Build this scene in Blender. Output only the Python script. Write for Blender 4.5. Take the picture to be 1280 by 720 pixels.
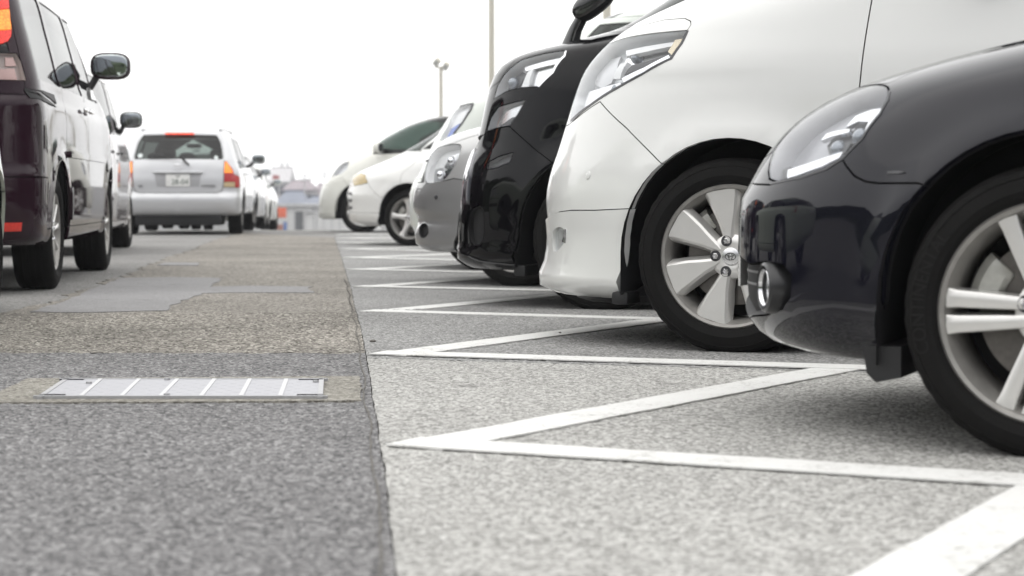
import bpy, bmesh, math, random
import numpy as np
from mathutils import Vector, Matrix
from mathutils.geometry import delaunay_2d_cdt

for o in list(bpy.data.objects):
    bpy.data.objects.remove(o)
scene = bpy.context.scene
COL = scene.collection
PI = math.pi
R_ = math.radians
rng = random.Random(7)

# ------------------------------------------------------------------ camera
FPX, CAM_H, HORIZON = 2500.0, 0.55, 244.0          # focal length in pixels of a 1280 wide frame
PITCH = math.atan((360 - HORIZON) / FPX)
cam_data = bpy.data.cameras.new('camera')
cam = bpy.data.objects.new('camera', cam_data)
COL.objects.link(cam)
cam.location = (0, 0, CAM_H)
cam.rotation_euler = (PI / 2 - PITCH, 0, 0)
cam_data.sensor_width = 36
cam_data.lens = FPX / 1280 * 36
cam_data.clip_start = 0.05
cam_data.clip_end = 20000
cam_data.dof.use_dof = True
cam_data.dof.focus_distance = 7.0
cam_data.dof.aperture_fstop = 4.9
scene.camera = cam

# ------------------------------------------------------------------ sky, sun, exposure
SUN_EL, SUN_AZ = 66.0, 215.0                       # azimuth clockwise from +Y (view direction)
world = bpy.data.worlds.new('World')
scene.world = world
world.use_nodes = True
wn, wl = world.node_tree.nodes, world.node_tree.links
wn.clear()
w_out = wn.new('ShaderNodeOutputWorld')
w_bg = wn.new('ShaderNodeBackground')
sky = wn.new('ShaderNodeTexSky')
sky.sky_type = 'NISHITA'
sky.sun_disc = False
sky.sun_elevation = R_(SUN_EL)
sky.sun_rotation = R_(SUN_AZ)
sky.air_density = 1.0
sky.dust_density = 4.0
sky.ozone_density = 1.0
hsv = wn.new('ShaderNodeHueSaturation')            # cloud cover: the blue is all but gone
hsv.inputs['Saturation'].default_value = 0.12
wl.new(sky.outputs[0], hsv.inputs['Color'])
# overcast: bright thin cloud ahead and overhead, heavier grey cloud behind the camera
tc = wn.new('ShaderNodeTexCoord')
dot = wn.new('ShaderNodeVectorMath')
dot.operation = 'DOT_PRODUCT'
dot.inputs[1].default_value = Vector((-0.08, 0.50, 0.86)).normalized()
wl.new(tc.outputs['Generated'], dot.inputs[0])
cn = wn.new('ShaderNodeTexNoise')
cn.inputs['Scale'].default_value = 2.4
cn.inputs['Detail'].default_value = 6
wl.new(tc.outputs['Generated'], cn.inputs['Vector'])
cad = wn.new('ShaderNodeMath')
cad.operation = 'MULTIPLY_ADD'
cad.inputs[1].default_value = 0.4
wl.new(cn.outputs['Fac'], cad.inputs[0])
wl.new(dot.outputs['Value'], cad.inputs[2])
cr = wn.new('ShaderNodeValToRGB')
ce = cr.color_ramp.elements
ce[0].position = 0.0
ce[0].color = (2.0, 2.1, 2.45, 1)
ce[1].position = 0.80
ce[1].color = (13.0, 13.0, 12.9, 1)
cx = ce.new(0.26)
cx.color = (3.2, 3.3, 3.7, 1)
cx = ce.new(0.56)
cx.color = (10.0, 10.05, 10.2, 1)
cmr = wn.new('ShaderNodeMapRange')
cmr.inputs['From Min'].default_value = -0.5
cmr.inputs['From Max'].default_value = 1.0
wl.new(cad.outputs[0], cmr.inputs['Value'])
wl.new(cmr.outputs[0], cr.inputs['Fac'])
mixw = wn.new('ShaderNodeMix')
mixw.data_type = 'RGBA'
mixw.inputs[0].default_value = 0.92
wl.new(hsv.outputs[0], mixw.inputs[6])
wl.new(cr.outputs[0], mixw.inputs[7])
wl.new(mixw.outputs[2], w_bg.inputs['Color'])
w_bg.inputs['Strength'].default_value = 0.12
wl.new(w_bg.outputs[0], w_out.inputs['Surface'])

sun_d = bpy.data.lights.new('sun', 'SUN')
sun_d.energy = 0.6
sun_d.angle = R_(110)
sun_d.color = (1.0, 0.96, 0.9)
sun = bpy.data.objects.new('sun', sun_d)
COL.objects.link(sun)
_az, _el = R_(SUN_AZ), R_(SUN_EL)
_sd = Vector((math.sin(_az) * math.cos(_el), math.cos(_az) * math.cos(_el), math.sin(_el)))
sun.rotation_euler = (-_sd).to_track_quat('-Z', 'Y').to_euler()
sun.location = (0, 0, 30)

scene.view_settings.view_transform = 'Standard'
scene.view_settings.look = 'None'
scene.view_settings.exposure = 0.25
scene.view_settings.gamma = 1.0
scene.render.engine = 'CYCLES'
scene.cycles.max_bounces = 10
scene.cycles.transparent_max_bounces = 12
scene.cycles.use_denoising = True

# ------------------------------------------------------------------ photo <-> world
def pix_ray(px, py):
    xc, yc = (px - 640) / FPX, -(py - 360) / FPX
    c, s = math.cos(PITCH), math.sin(PITCH)
    # camera looks along +Y tilted down by PITCH
    return Vector((xc, c + yc * s, -s + yc * c))

def ground_at(px, py, z=0.0):
    d = pix_ray(px, py)
    t = (z - CAM_H) / d.z
    return Vector((d.x * t, d.y * t, z))

def project(co):
    """world (n,3) -> photo pixels (n,2), depth"""
    co = np.asarray(co, float)
    c, s = math.cos(PITCH), math.sin(PITCH)
    y, z = co[:, 1], co[:, 2] - CAM_H
    dep = y * c - z * s
    up = y * s + z * c
    return np.stack([640 + FPX * co[:, 0] / dep, 360 - FPX * up / dep], 1), dep

def ground_z(y):
    """the lot is level and then falls away gently beyond its crest"""
    y0, y1, k = 29.0, 36.0, -0.0205
    if y <= y0:
        return 0.0
    if y < y1:
        t = (y - y0)
        return k * t * t / (2 * (y1 - y0))
    if y < 195:
        return k * (y1 - y0) / 2 + k * (y - y1)
    return k * (y1 - y0) / 2 + k * (195 - y1)

# ------------------------------------------------------------------ materials
MATS = {}
def new_mat(name):
    m = bpy.data.materials.new(name)
    m.use_nodes = True
    nt = m.node_tree
    b = nt.nodes['Principled BSDF']
    return m, nt, b

def simple(name, col, rough=0.5, metal=0.0, coat=0.0, spec=0.5, bump=0.0, bscale=200.0, var=0.0):
    if name in MATS:
        return MATS[name]
    m, nt, b = new_mat(name)
    b.inputs['Base Color'].default_value = (*col, 1)
    b.inputs['Roughness'].default_value = rough
    b.inputs['Metallic'].default_value = metal
    b.inputs['Coat Weight'].default_value = coat
    b.inputs['Coat Roughness'].default_value = 0.03
    b.inputs['Specular IOR Level'].default_value = spec
    if bump or var:
        t = nt.nodes.new('ShaderNodeTexCoord')
        n = nt.nodes.new('ShaderNodeTexNoise')
        n.inputs['Scale'].default_value = bscale
        n.inputs['Detail'].default_value = 3
        nt.links.new(t.outputs['Object'], n.inputs['Vector'])
        if bump:
            bp = nt.nodes.new('ShaderNodeBump')
            bp.inputs['Strength'].default_value = bump
            bp.inputs['Distance'].default_value = 0.003
            nt.links.new(n.outputs['Fac'], bp.inputs['Height'])
            nt.links.new(bp.outputs[0], b.inputs['Normal'])
        if var:
            mx = nt.nodes.new('ShaderNodeMix')
            mx.data_type = 'RGBA'
            mx.inputs[6].default_value = (*[c * (1 - var) for c in col], 1)
            mx.inputs[7].default_value = (*[min(1, c * (1 + var)) for c in col], 1)
            nt.links.new(n.outputs['Fac'], mx.inputs[0])
            nt.links.new(mx.outputs[2], b.inputs['Base Color'])
    MATS[name] = m
    return m

def paint(name, col, metal=0.0, rough=0.35, dust=0.0, dustcol=(0.35, 0.33, 0.3), ior=1.5):
    """clear-coated car paint with a faint film of road dust low on the body"""
    if name in MATS:
        return MATS[name]
    m, nt, b = new_mat(name)
    b.inputs['Base Color'].default_value = (*col, 1)
    b.inputs['Metallic'].default_value = metal
    b.inputs['Roughness'].default_value = rough
    b.inputs['Coat Weight'].default_value = 1.0
    b.inputs['Coat IOR'].default_value = ior
    if not metal and sum(col) < .1: b.inputs['Specular IOR Level'].default_value = 0.0
    t = nt.nodes.new('ShaderNodeTexCoord')
    n = nt.nodes.new('ShaderNodeTexNoise')
    n.inputs['Scale'].default_value = 7
    n.inputs['Detail'].default_value = 8
    n.inputs['Roughness'].default_value = 0.7
    nt.links.new(t.outputs['Object'], n.inputs['Vector'])
    mr = nt.nodes.new('ShaderNodeMapRange')
    mr.inputs['From Min'].default_value = 0.35
    mr.inputs['From Max'].default_value = 0.75
    mr.inputs['To Min'].default_value = 0.015
    mr.inputs['To Max'].default_value = 0.07
    nt.links.new(n.outputs['Fac'], mr.inputs['Value'])
    nt.links.new(mr.outputs[0], b.inputs['Coat Roughness'])
    if dust:
        sp = nt.nodes.new('ShaderNodeSeparateXYZ')
        nt.links.new(t.outputs['Object'], sp.inputs[0])
        g = nt.nodes.new('ShaderNodeMapRange')
        g.inputs['From Min'].default_value = 0.65
        g.inputs['From Max'].default_value = 0.12
        g.inputs['To Min'].default_value = 0.15
        g.inputs['To Max'].default_value = 1.0
        nt.links.new(sp.outputs['Z'], g.inputs['Value'])
        mu = nt.nodes.new('ShaderNodeMath')
        mu.operation = 'MULTIPLY'
        nt.links.new(g.outputs[0], mu.inputs[0])
        nt.links.new(n.outputs['Fac'], mu.inputs[1])
        mu2 = nt.nodes.new('ShaderNodeMath')
        mu2.operation = 'MULTIPLY'
        mu2.inputs[1].default_value = dust
        nt.links.new(mu.outputs[0], mu2.inputs[0])
        mx = nt.nodes.new('ShaderNodeMix')
        mx.data_type = 'RGBA'
        mx.inputs[6].default_value = (*col, 1)
        mx.inputs[7].default_value = (*dustcol, 1)
        nt.links.new(mu2.outputs[0], mx.inputs[0])
        nt.links.new(mx.outputs[2], b.inputs['Base Color'])
    MATS[name] = m
    return m

def clear(name, tint, rough=0.0, ior=1.5, opaque=0.0):
    """thin glass: tinted see-through with fresnel gloss"""
    if name in MATS:
        return MATS[name]
    m, nt, b = new_mat(name)
    nt.nodes.remove(b)
    out = nt.nodes['Material Output']
    tr = nt.nodes.new('ShaderNodeBsdfTransparent')
    tr.inputs[0].default_value = (*tint, 1)
    gl = nt.nodes.new('ShaderNodeBsdfGlossy')
    gl.inputs['Roughness'].default_value = rough
    fr = nt.nodes.new('ShaderNodeFresnel')
    fr.inputs['IOR'].default_value = ior
    geo = nt.nodes.new('ShaderNodeNewGeometry')
    mx = nt.nodes.new('ShaderNodeMixShader')
    # same reflectance from both sides
    ml = nt.nodes.new('ShaderNodeMath')
    ml.operation = 'MULTIPLY'
    sb = nt.nodes.new('ShaderNodeMath')
    sb.operation = 'SUBTRACT'
    sb.inputs[0].default_value = 1.0
    nt.links.new(geo.outputs['Backfacing'], sb.inputs[1])
    nt.links.new(fr.outputs[0], ml.inputs[0])
    nt.links.new(sb.outputs[0], ml.inputs[1])
    nt.links.new(ml.outputs[0], mx.inputs[0])
    nt.links.new(tr.outputs[0], mx.inputs[1])
    nt.links.new(gl.outputs[0], mx.inputs[2])
    nt.links.new(mx.outputs[0], out.inputs['Surface'])
    MATS[name] = m
    return m

def lit(name, col, emit, strength, rough=0.15):
    if name in MATS:
        return MATS[name]
    m, nt, b = new_mat(name)
    b.inputs['Base Color'].default_value = (*col, 1)
    b.inputs['Roughness'].default_value = rough
    b.inputs['Coat Weight'].default_value = 0.6
    t = nt.nodes.new('ShaderNodeTexCoord')
    v = nt.nodes.new('ShaderNodeTexVoronoi')
    v.inputs['Scale'].default_value = 70
    nt.links.new(t.outputs['Object'], v.inputs['Vector'])
    if emit:
        mr = nt.nodes.new('ShaderNodeMapRange')
        mr.inputs['From Max'].default_value = 0.7
        mr.inputs['To Min'].default_value = strength * 1.3
        mr.inputs['To Max'].default_value = strength * 0.5
        nt.links.new(v.outputs['Distance'], mr.inputs['Value'])
        b.inputs['Emission Color'].default_value = (*emit, 1)
        nt.links.new(mr.outputs[0], b.inputs['Emission Strength'])
    bp = nt.nodes.new('ShaderNodeBump')
    bp.inputs['Strength'].default_value = 0.25
    bp.inputs['Distance'].default_value = 0.004
    nt.links.new(v.outputs['Distance'], bp.inputs['Height'])
    nt.links.new(bp.outputs[0], b.inputs['Normal'])
    MATS[name] = m
    return m

BLACK = simple('black_plastic', (0.012, 0.012, 0.013), 0.55, bump=0.15, bscale=500)
SHELL = simple('dark_inside', (0.008, 0.008, 0.009), 0.8)
GLOSSBLK = simple('gloss_black', (0.006, 0.006, 0.007), 0.2, coat=1)
CHROME = simple('chrome', (0.8, 0.8, 0.82), 0.08, 1.0)
SATIN = simple('satin_reflector', (0.72, 0.72, 0.73), 0.25, 1.0)
LAMPGREY = simple('lamp_bezel', (0.56, 0.56, 0.57), 0.3, 0.45)
BEZEL = simple('lamp_pale_bezel', (.66, .67, .68), .28, .35)
LAMPDARK = simple('lamp_dark', (0.05, 0.05, 0.055), 0.3)
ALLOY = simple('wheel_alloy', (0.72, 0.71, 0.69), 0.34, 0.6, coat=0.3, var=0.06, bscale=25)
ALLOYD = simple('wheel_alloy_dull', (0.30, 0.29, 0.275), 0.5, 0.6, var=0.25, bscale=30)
DISC = simple('brake_steel', (0.15, 0.14, 0.13), 0.5, 0.7, var=0.3, bscale=60)
RUBBER = simple('tyre_rubber', (0.0095, 0.0092, 0.009), 0.85, spec=0.15, bump=0.2, bscale=260, var=0.35)
GLASS = clear('clear_glass', (0.86, 0.9, 0.88))
TINT = clear('tinted_glass', (0.16, 0.18, 0.17))
GREENGLASS = clear('green_glass', (0.62, 0.70, 0.66))
DARKGREEN = clear('dark_green_glass', (0.05, 0.085, 0.07))
LENS = clear('lamp_lens', (0.95, 0.96, 0.97))
SEAT = simple('seat_cloth', (0.05, 0.05, 0.055), 0.9, bump=0.2)
PLATE = simple('plate_white', (0.78, 0.78, 0.76), 0.5)
PLATEINK = simple('plate_ink', (0.03, 0.07, 0.045), 0.5)

# ------------------------------------------------------------------ objects
def link(o, parent=None):
    COL.objects.link(o)
    if parent is not None:
        o.parent = parent
    return o

def mk(name, verts, faces, mat, parent=None, smooth=True, angle=38, normals=None, loc=None):
    me = bpy.data.meshes.new(name)
    me.from_pydata([tuple(v) for v in verts], [], [tuple(f) for f in faces])
    me.materials.append(mat)
    if smooth:
        me.polygons.foreach_set('use_smooth', [True] * len(me.polygons))
        if normals is not None:
            me.normals_split_custom_set_from_vertices([tuple(n) for n in normals])
        elif angle:
            me.set_sharp_from_angle(angle=R_(angle))
    me.update()
    o = bpy.data.objects.new(name, me)
    if loc is not None:
        o.location = loc
    return link(o, parent)

def tag(o, label=None, cat=None, group=None, kind=None):
    if label: o['label'] = label
    if cat: o['category'] = cat
    if group: o['group'] = group
    if kind: o['kind'] = kind
    return o

class MB:
    """collects simple shapes into one mesh"""
    def __init__(s):
        s.v, s.f = [], []
    def add(s, v, f, m=None):
        n = len(s.v)
        s.v += [tuple(m @ Vector(p)) if m is not None else tuple(p) for p in v]
        s.f += [tuple(i + n for i in q) for q in f]
        return s
    def box(s, a, b, bev=0.0, m=None):
        if bev <= 0:
            v = [(x, y, z) for z in (a[2], b[2]) for y in (a[1], b[1]) for x in (a[0], b[0])]
            f = [(0, 2, 3, 1), (4, 5, 7, 6), (0, 1, 5, 4), (2, 6, 7, 3), (0, 4, 6, 2), (1, 3, 7, 5)]
            return s.add(v, f, m)
        bm = bmesh.new()
        bmesh.ops.create_cube(bm, size=1)
        for w in bm.verts:
            w.co = Vector([(a[i] + b[i]) / 2 + w.co[i] * (b[i] - a[i]) for i in range(3)])
        bmesh.ops.bevel(bm, geom=bm.edges[:], offset=bev, segments=2, affect='EDGES', profile=0.6)
        bm.verts.index_update()
        v = [tuple(w.co) for w in bm.verts]
        f = [tuple(w.index for w in q.verts) for q in bm.faces]
        bm.free()
        return s.add(v, f, m)
    def sup(s, c, r, e=2.6, nu=20, nv=12, m=None):
        """superellipsoid: a rounded box"""
        v, f = [], []
        def pw(q):
            return math.copysign(abs(q) ** (2 / e), q)
        for j in range(nv + 1):
            t = -PI / 2 + PI * j / nv
            for i in range(nu):
                a = 2 * PI * i / nu
                v.append((c[0] + r[0] * pw(math.cos(t)) * pw(math.cos(a)),
                          c[1] + r[1] * pw(math.cos(t)) * pw(math.sin(a)),
                          c[2] + r[2] * pw(math.sin(t))))
        for j in range(nv):
            for i in range(nu):
                f.append((j * nu + i, j * nu + (i + 1) % nu, (j + 1) * nu + (i + 1) % nu, (j + 1) * nu + i))
        return s.add(v, f, m)
    def lathe(s, prof, seg=48, axis='y', c=(0, 0, 0), caps=False, rmod=None):
        """prof: (radius, along)"""
        v, f = [], []
        n = len(prof)
        for i in range(seg):
            a = 2 * PI * i / seg
            for k, (r, h) in enumerate(prof):
                if rmod: r = r + rmod(k, i)
                p, q = r * math.cos(a), r * math.sin(a)
                if axis == 'y': v.append((c[0] + p, c[1] + h, c[2] + q))
                elif axis == 'z': v.append((c[0] + p, c[1] + q, c[2] + h))
                else: v.append((c[0] + h, c[1] + p, c[2] + q))
        for i in range(seg):
            j = (i + 1) % seg
            for k in range(n - 1):
                f.append((i * n + k, j * n + k, j * n + k + 1, i * n + k + 1))
        if caps:
            f.append(tuple(i * n for i in range(seg))[::-1])
            f.append(tuple(i * n + n - 1 for i in range(seg)))
        return s.add(v, f)
    def tube(s, pts, r, seg=8, closed=False):
        pts = [Vector(p) for p in pts]
        n = len(pts)
        rs = r if isinstance(r, (list, tuple)) else [r] * n
        v, f = [], []
        prev = None
        for i, p in enumerate(pts):
            if closed:
                d = pts[(i + 1) % n] - pts[i - 1]
            else:
                d = pts[min(i + 1, n - 1)] - pts[max(i - 1, 0)]
            d.normalize()
            ref = Vector((0, 0, 1)) if abs(d.z) < 0.9 else Vector((1, 0, 0))
            if prev is not None: ref = prev
            a = (ref - d * ref.dot(d)).normalized()
            prev = a
            b = d.cross(a)
            for k in range(seg):
                t = 2 * PI * k / seg
                v.append(p + (a * math.cos(t) + b * math.sin(t)) * rs[i])
        m = n if closed else n - 1
        for i in range(m):
            i2 = (i + 1) % n
            for k in range(seg):
                k2 = (k + 1) % seg
                f.append((i * seg + k, i * seg + k2, i2 * seg + k2, i2 * seg + k))
        if not closed:
            f.append(tuple(range(seg))[::-1])
            f.append(tuple((n - 1) * seg + k for k in range(seg)))
        return s.add(v, f)
    def build(s, name, mat, parent=None, smooth=True, angle=38, loc=None):
        return mk(name, s.v, s.f, mat, parent, smooth, angle, loc=loc)

_text_cache = {}
def text_geo(txt, size):
    """flat letters centred on the origin in the XY plane"""
    cu = bpy.data.curves.new('lettering', 'FONT')
    cu.body = txt
    cu.size = size
    cu.align_x = 'CENTER'
    cu.align_y = 'CENTER'
    cu.resolution_u = 3
    o = bpy.data.objects.new('lettering', cu)
    COL.objects.link(o)
    dg = bpy.context.evaluated_depsgraph_get()
    me = bpy.data.meshes.new_from_object(o.evaluated_get(dg))
    v = [tuple(x.co) for x in me.vertices]
    f = [tuple(p.vertices) for p in me.polygons]
    bpy.data.objects.remove(o)
    bpy.data.meshes.remove(me)
    bpy.data.curves.remove(cu)
    return v, f

def chaikin(p, n=2, closed=True):
    p = [tuple(q) for q in p]
    for _ in range(n):
        o = []
        m = len(p)
        for i in range(m if closed else m - 1):
            a, b = p[i], p[(i + 1) % m]
            o.append(tuple(a[k] * .75 + b[k] * .25 for k in range(len(a))))
            o.append(tuple(a[k] * .25 + b[k] * .75 for k in range(len(a))))
        p = o if closed else [p[0]] + o[1:-1] + [p[-1]]
    return p

def ccw(p):
    a = sum(p[i][0] * p[(i + 1) % len(p)][1] - p[(i + 1) % len(p)][0] * p[i][1] for i in range(len(p)))
    return list(p) if a > 0 else list(p)[::-1]

def densify(p, ds, closed=True):
    o = []
    m = len(p)
    for i in range(m if closed else m - 1):
        a, b = np.array(p[i], float), np.array(p[(i + 1) % m], float)
        k = max(1, int(math.ceil(np.linalg.norm(b - a) / ds)))
        for j in range(k):
            o.append(tuple(a + (b - a) * j / k))
    if not closed: o.append(tuple(p[-1]))
    return o

class Pchip:
    def __init__(s, x, Y):
        x, Y = np.asarray(x, float), np.asarray(Y, float)
        s.x, s.Y = x, Y
        h = np.diff(x)[:, None]
        d = np.diff(Y, axis=0) / h
        m = np.zeros_like(Y)
        m[0], m[-1] = d[0], d[-1]
        for i in range(1, len(x) - 1):
            w1, w2 = 2 * h[i] + h[i - 1], h[i] + 2 * h[i - 1]
            ok = d[i - 1] * d[i] > 0
            with np.errstate(divide='ignore', invalid='ignore'):
                v = (w1 + w2) / (w1 / d[i - 1] + w2 / d[i])
            m[i] = np.where(ok, v, 0)
        s.m = m
    def __call__(s, q):
        q = np.clip(q, s.x[0], s.x[-1])
        i = np.clip(np.searchsorted(s.x, q, side='right') - 1, 0, len(s.x) - 2)
        h = (s.x[i + 1] - s.x[i])
        t = ((q - s.x[i]) / h)[:, None]
        h = h[:, None]
        return ((2 * t**3 - 3 * t**2 + 1) * s.Y[i] + (t**3 - 2 * t**2 + t) * h * s.m[i]
                + (-2 * t**3 + 3 * t**2) * s.Y[i + 1] + (t**3 - t**2) * h * s.m[i + 1])

DEBUG = False

# ------------------------------------------------------------------ car bodies
class Body:
    """A body skin: a stack of plan outlines. rows: (z, front x, rear x, half width, front corner
    length, front corner squareness, rear corner length, rear squareness). x runs backwards from the
    nose, y to the car's right. Panels are cut out of the skin as separate meshes with real gaps."""
    PF = 1.2
    def __init__(s, name, rows, near, root, L, ds=0.06, barrel=0.012, nose=None):
        if nose:      # fine fit of the nose: (z, shift) pairs
            rows = [(q[0], q[1] + float(np.interp(q[0], [k[0] for k in nose], [k[1] for k in nose])), *q[2:]) for q in rows]
        s.name, s.near, s.root, s.L, s.ds, s.barrel = name, near, root, L, ds, barrel
        r = np.array(rows, float)
        dv = np.sqrt(np.diff(r[:, 0])**2 + (0.75 * np.diff(r[:, 1]))**2 + np.diff(r[:, 3])**2 + 1e-6)
        s.kv = np.concatenate([[0], np.cumsum(dv)])
        s.VT = s.kv[-1]
        s.ev = Pchip(s.kv, r)
        s.PS = float(L - r[:, 4].max() - r[:, 6].max())
        s.PR = s.PF
        s.PT = s.PF + s.PS + s.PR
        s.vt = np.linspace(0, s.VT, 1500)
        s.zt = s.ev(s.vt)[:, 0]
        s.regions = []
        s.disps = []
        s.W = r[:, 3].max()
        s.grid = None
        s.M = root.matrix_world.copy()
    # -- surface
    def raw(s, P, V):
        P, V = np.asarray(P, float), np.asarray(V, float)
        e = s.ev(V)
        z, F, R, W, Lf, nf, Lr, nr = e.T
        x, y = np.zeros_like(P), np.zeros_like(P)
        a = P < s.PF
        c = P > s.PF + s.PS
        b = ~(a | c)
        def corner(psi, n):
            co, si = np.cos(psi), np.sin(psi)
            r = (np.abs(co)**n + np.abs(si)**n) ** (-1 / n)
            return r * co, r * si
        if a.any():
            k, q = corner(P[a] / s.PF * PI / 2, nf[a])
            x[a] = F[a] + Lf[a] * (1 - k); y[a] = W[a] * q
        if c.any():
            k, q = corner((s.PT - P[c]) / s.PR * PI / 2, nr[c])
            x[c] = R[c] - Lr[c] * (1 - k); y[c] = W[c] * q
        if b.any():
            t = (P[b] - s.PF) / s.PS
            x[b] = F[b] + Lf[b] + t * (R[b] - Lr[b] - F[b] - Lf[b])
            y[b] = W[b] + s.barrel * np.sin(PI * t)**2
        for d in s.disps:
            y = y + d(x, y, z)
        return np.stack([x, y, z], 1)
    def surf(s, P, V):
        P, V = np.asarray(P, float), np.clip(np.asarray(V, float), 0, s.VT)
        e = 0.004
        p = s.raw(P, V)
        dp = s.raw(P + e, V) - s.raw(P - e, V)
        dv = s.raw(P, np.minimum(V + e, s.VT)) - s.raw(P, np.maximum(V - e, 0))
        n = np.cross(dv, dp)
        ln = np.linalg.norm(n, axis=1, keepdims=True)
        n = n / np.maximum(ln, 1e-12)
        bad = ln[:, 0] < 1e-10
        n[bad] = (0, 0, 1)
        return p, n
    # -- ways to name a place on the skin -> (P, V)
    def v_of(s, z):
        return float(np.interp(z, s.zt, s.vt))
    def X(s, x, z):
        V = s.v_of(z)
        P = np.linspace(0, s.PT, 700)
        xs = s.raw(P, np.full_like(P, V))[:, 0]
        xs = np.maximum.accumulate(xs)
        return (float(np.interp(x, xs, P)), V)
    def Y(s, y, z):
        V = s.v_of(z)
        P = np.linspace(0, s.PF, 300)
        ys = np.maximum.accumulate(s.raw(P, np.full_like(P, V))[:, 1])
        return (float(np.interp(abs(y), ys, P)), V)
    def YR(s, y, z):
        V = s.v_of(z)
        P = np.linspace(s.PT, s.PT - s.PR, 300)
        ys = np.maximum.accumulate(s.raw(P, np.full_like(P, V))[:, 1])
        return (float(np.interp(abs(y), ys, P)), V)
    def U(s, u, z):
        return (u * s.PF, s.v_of(z))
    def UR(s, u, z):
        return (s.PT - u * s.PR, s.v_of(z))
    def world(s, p, side=None):
        p = np.array(p, float)
        p[:, 0] -= s.L / 2
        p[:, 1] *= (s.near if side is None else side)
        m = np.array(s.M)
        return p @ m[:3, :3].T + m[:3, 3]
    def px(s, x, y):
        """the place on the near side of the skin that lies under a pixel of the photo"""
        if s.grid is None:
            P, V = np.meshgrid(np.linspace(0, s.PT, 220), np.linspace(0.005, s.VT * 0.995, 160))
            P, V = P.ravel(), V.ravel()
            p, n = s.surf(P, V)
            w = s.world(p)
            m = np.array(s.M)[:3, :3]
            nn = n.copy(); nn[:, 1] *= s.near
            nn = nn @ m.T
            d = w - np.array([0, 0, CAM_H])
            ok = (nn * d).sum(1) < 0
            uv, _ = project(w)
            s.grid = (P[ok], V[ok], uv[ok])
        P, V, uv = s.grid
        t = np.array([x, y], float)
        i = int(np.argmin(((uv - t)**2).sum(1)))
        q = np.array([P[i], V[i]])
        def f(q):
            p = s.raw(np.array([q[0]]), np.array([np.clip(q[1], 0, s.VT)]))
            return project(s.world(p))[0][0]
        best, bq = np.linalg.norm(f(q) - t), q.copy()
        for _ in range(12):
            f0 = f(q)
            h = 1e-4
            J = np.stack([(f(q + [h, 0]) - f0) / h, (f(q + [0, h]) - f0) / h], 1)
            try:
                dq = np.linalg.solve(J.T @ J + np.eye(2) * 1e-3, J.T @ (t - f0))
            except np.linalg.LinAlgError:
                break
            ln = np.linalg.norm(dq)
            if ln > 0.05: dq *= 0.05 / ln
            q = q + dq
            q[0] = np.clip(q[0], 0, s.PT); q[1] = np.clip(q[1], 0, s.VT)
            e = np.linalg.norm(f(q) - t)
            if e < best: best, bq = e, q.copy()
        if DEBUG and best > 1.5: print('PXMISS', s.name, s.paint.name, (x, y), round(best, 1), [round(float(k), 2) for k in bq], f(bq).round(0))
        return (float(bq[0]), float(bq[1]))
    def pxs(s, *pts):
        return [s.px(*p) for p in pts]
    def smooth(s, pts, deg=2, n=40):
        """a fair curve through places on the skin: x as a low polynomial of height"""
        q = np.array([s.raw([p[0]], [p[1]])[0] for p in pts])
        c = np.polyfit(q[:, 2], q[:, 0], deg)
        return [s.X(float(np.polyval(c, z)), float(z)) for z in np.linspace(q[0, 2], q[-1, 2], n)]
    # -- regions
    def region(s, name, poly, mat, kind='side', parent=None, off=0.0, gap=0.0025, flange=0.016, depth=0.06, hmat=None, label=None):
        s.regions.append(dict(name=name, poly=[(min(max(p[0], 0), s.PT), min(max(p[1], 0), s.VT)) for p in poly],
                              mat=mat, kind=kind, parent=parent, off=off, gap=gap, flange=flange, depth=depth, hmat=hmat, label=label))
    def arch(s, xc, zc, r, flare=0.012, spread=0.03, fw=0.07):
        pts = [s.X(xc + r + spread, 0), s.X(xc + r + spread * .5, zc * .6)]
        for k in range(0, 25):
            a = PI * k / 24
            pts.append(s.X(xc + r * math.cos(a), zc + r * math.sin(a)))
        pts += [s.X(xc - r - spread * .5, zc * .6), s.X(xc - r - spread, 0)]
        s.regions.append(dict(name='wheel_opening', poly=pts, mat=None, kind='hole'))
        if flare:
            def d(x, y, z):
                q = np.hypot(x - xc, np.maximum(z - zc, 0))
                g = np.exp(-np.maximum(q - r, 0)**2 / fw**2)
                return flare * g * (y > 0.45)
            s.disps.append(d)
    def emit(s, P, V, tris, name, mat, parent, off, gap, flange, sides, join, open_ids=()):
        P, V = np.array(P), np.array(V)
        p, n = s.surf(P, V)
        # boundary
        cnt = {}
        for t in tris:
            for k in range(3):
                a, b = t[k], t[(k + 1) % 3]
                cnt.setdefault((min(a, b), max(a, b)), []).append((a, b, t[(k + 2) % 3]))
        bnd = [v[0] for e, v in cnt.items() if len(v) == 1]
        def seam(i):
            return P[i] < 1e-4 or P[i] > s.PT - 1e-4
        bnd = [e for e in bnd if not (seam(e[0]) and seam(e[1]))]
        inn = {}
        for a, b, c in bnd:
            d = p[b] - p[a]
            ln = np.linalg.norm(d)
            if ln < 1e-9: continue
            d /= ln
            w = p[c] - p[a]
            w = w - d * w.dot(d)
            lw = np.linalg.norm(w)
            if lw < 1e-9: continue
            w /= lw
            for i in (a, b):
                inn[i] = inn.get(i, 0) + w
        q = p.copy()
        for i, w in inn.items():
            lw = np.linalg.norm(w)
            if lw > 1e-6:
                g = w / lw * gap
                if seam(i): g[1] = 0
                q[i] = q[i] + g
        q = q + n * off
        for i in range(len(q)):
            if seam(i): q[i, 1] = 0; n[i, 1] = 0
        verts, norms, faces = [list(x) for x in q], [list(x) for x in n], [tuple(t[::-1]) for t in tris]
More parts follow.
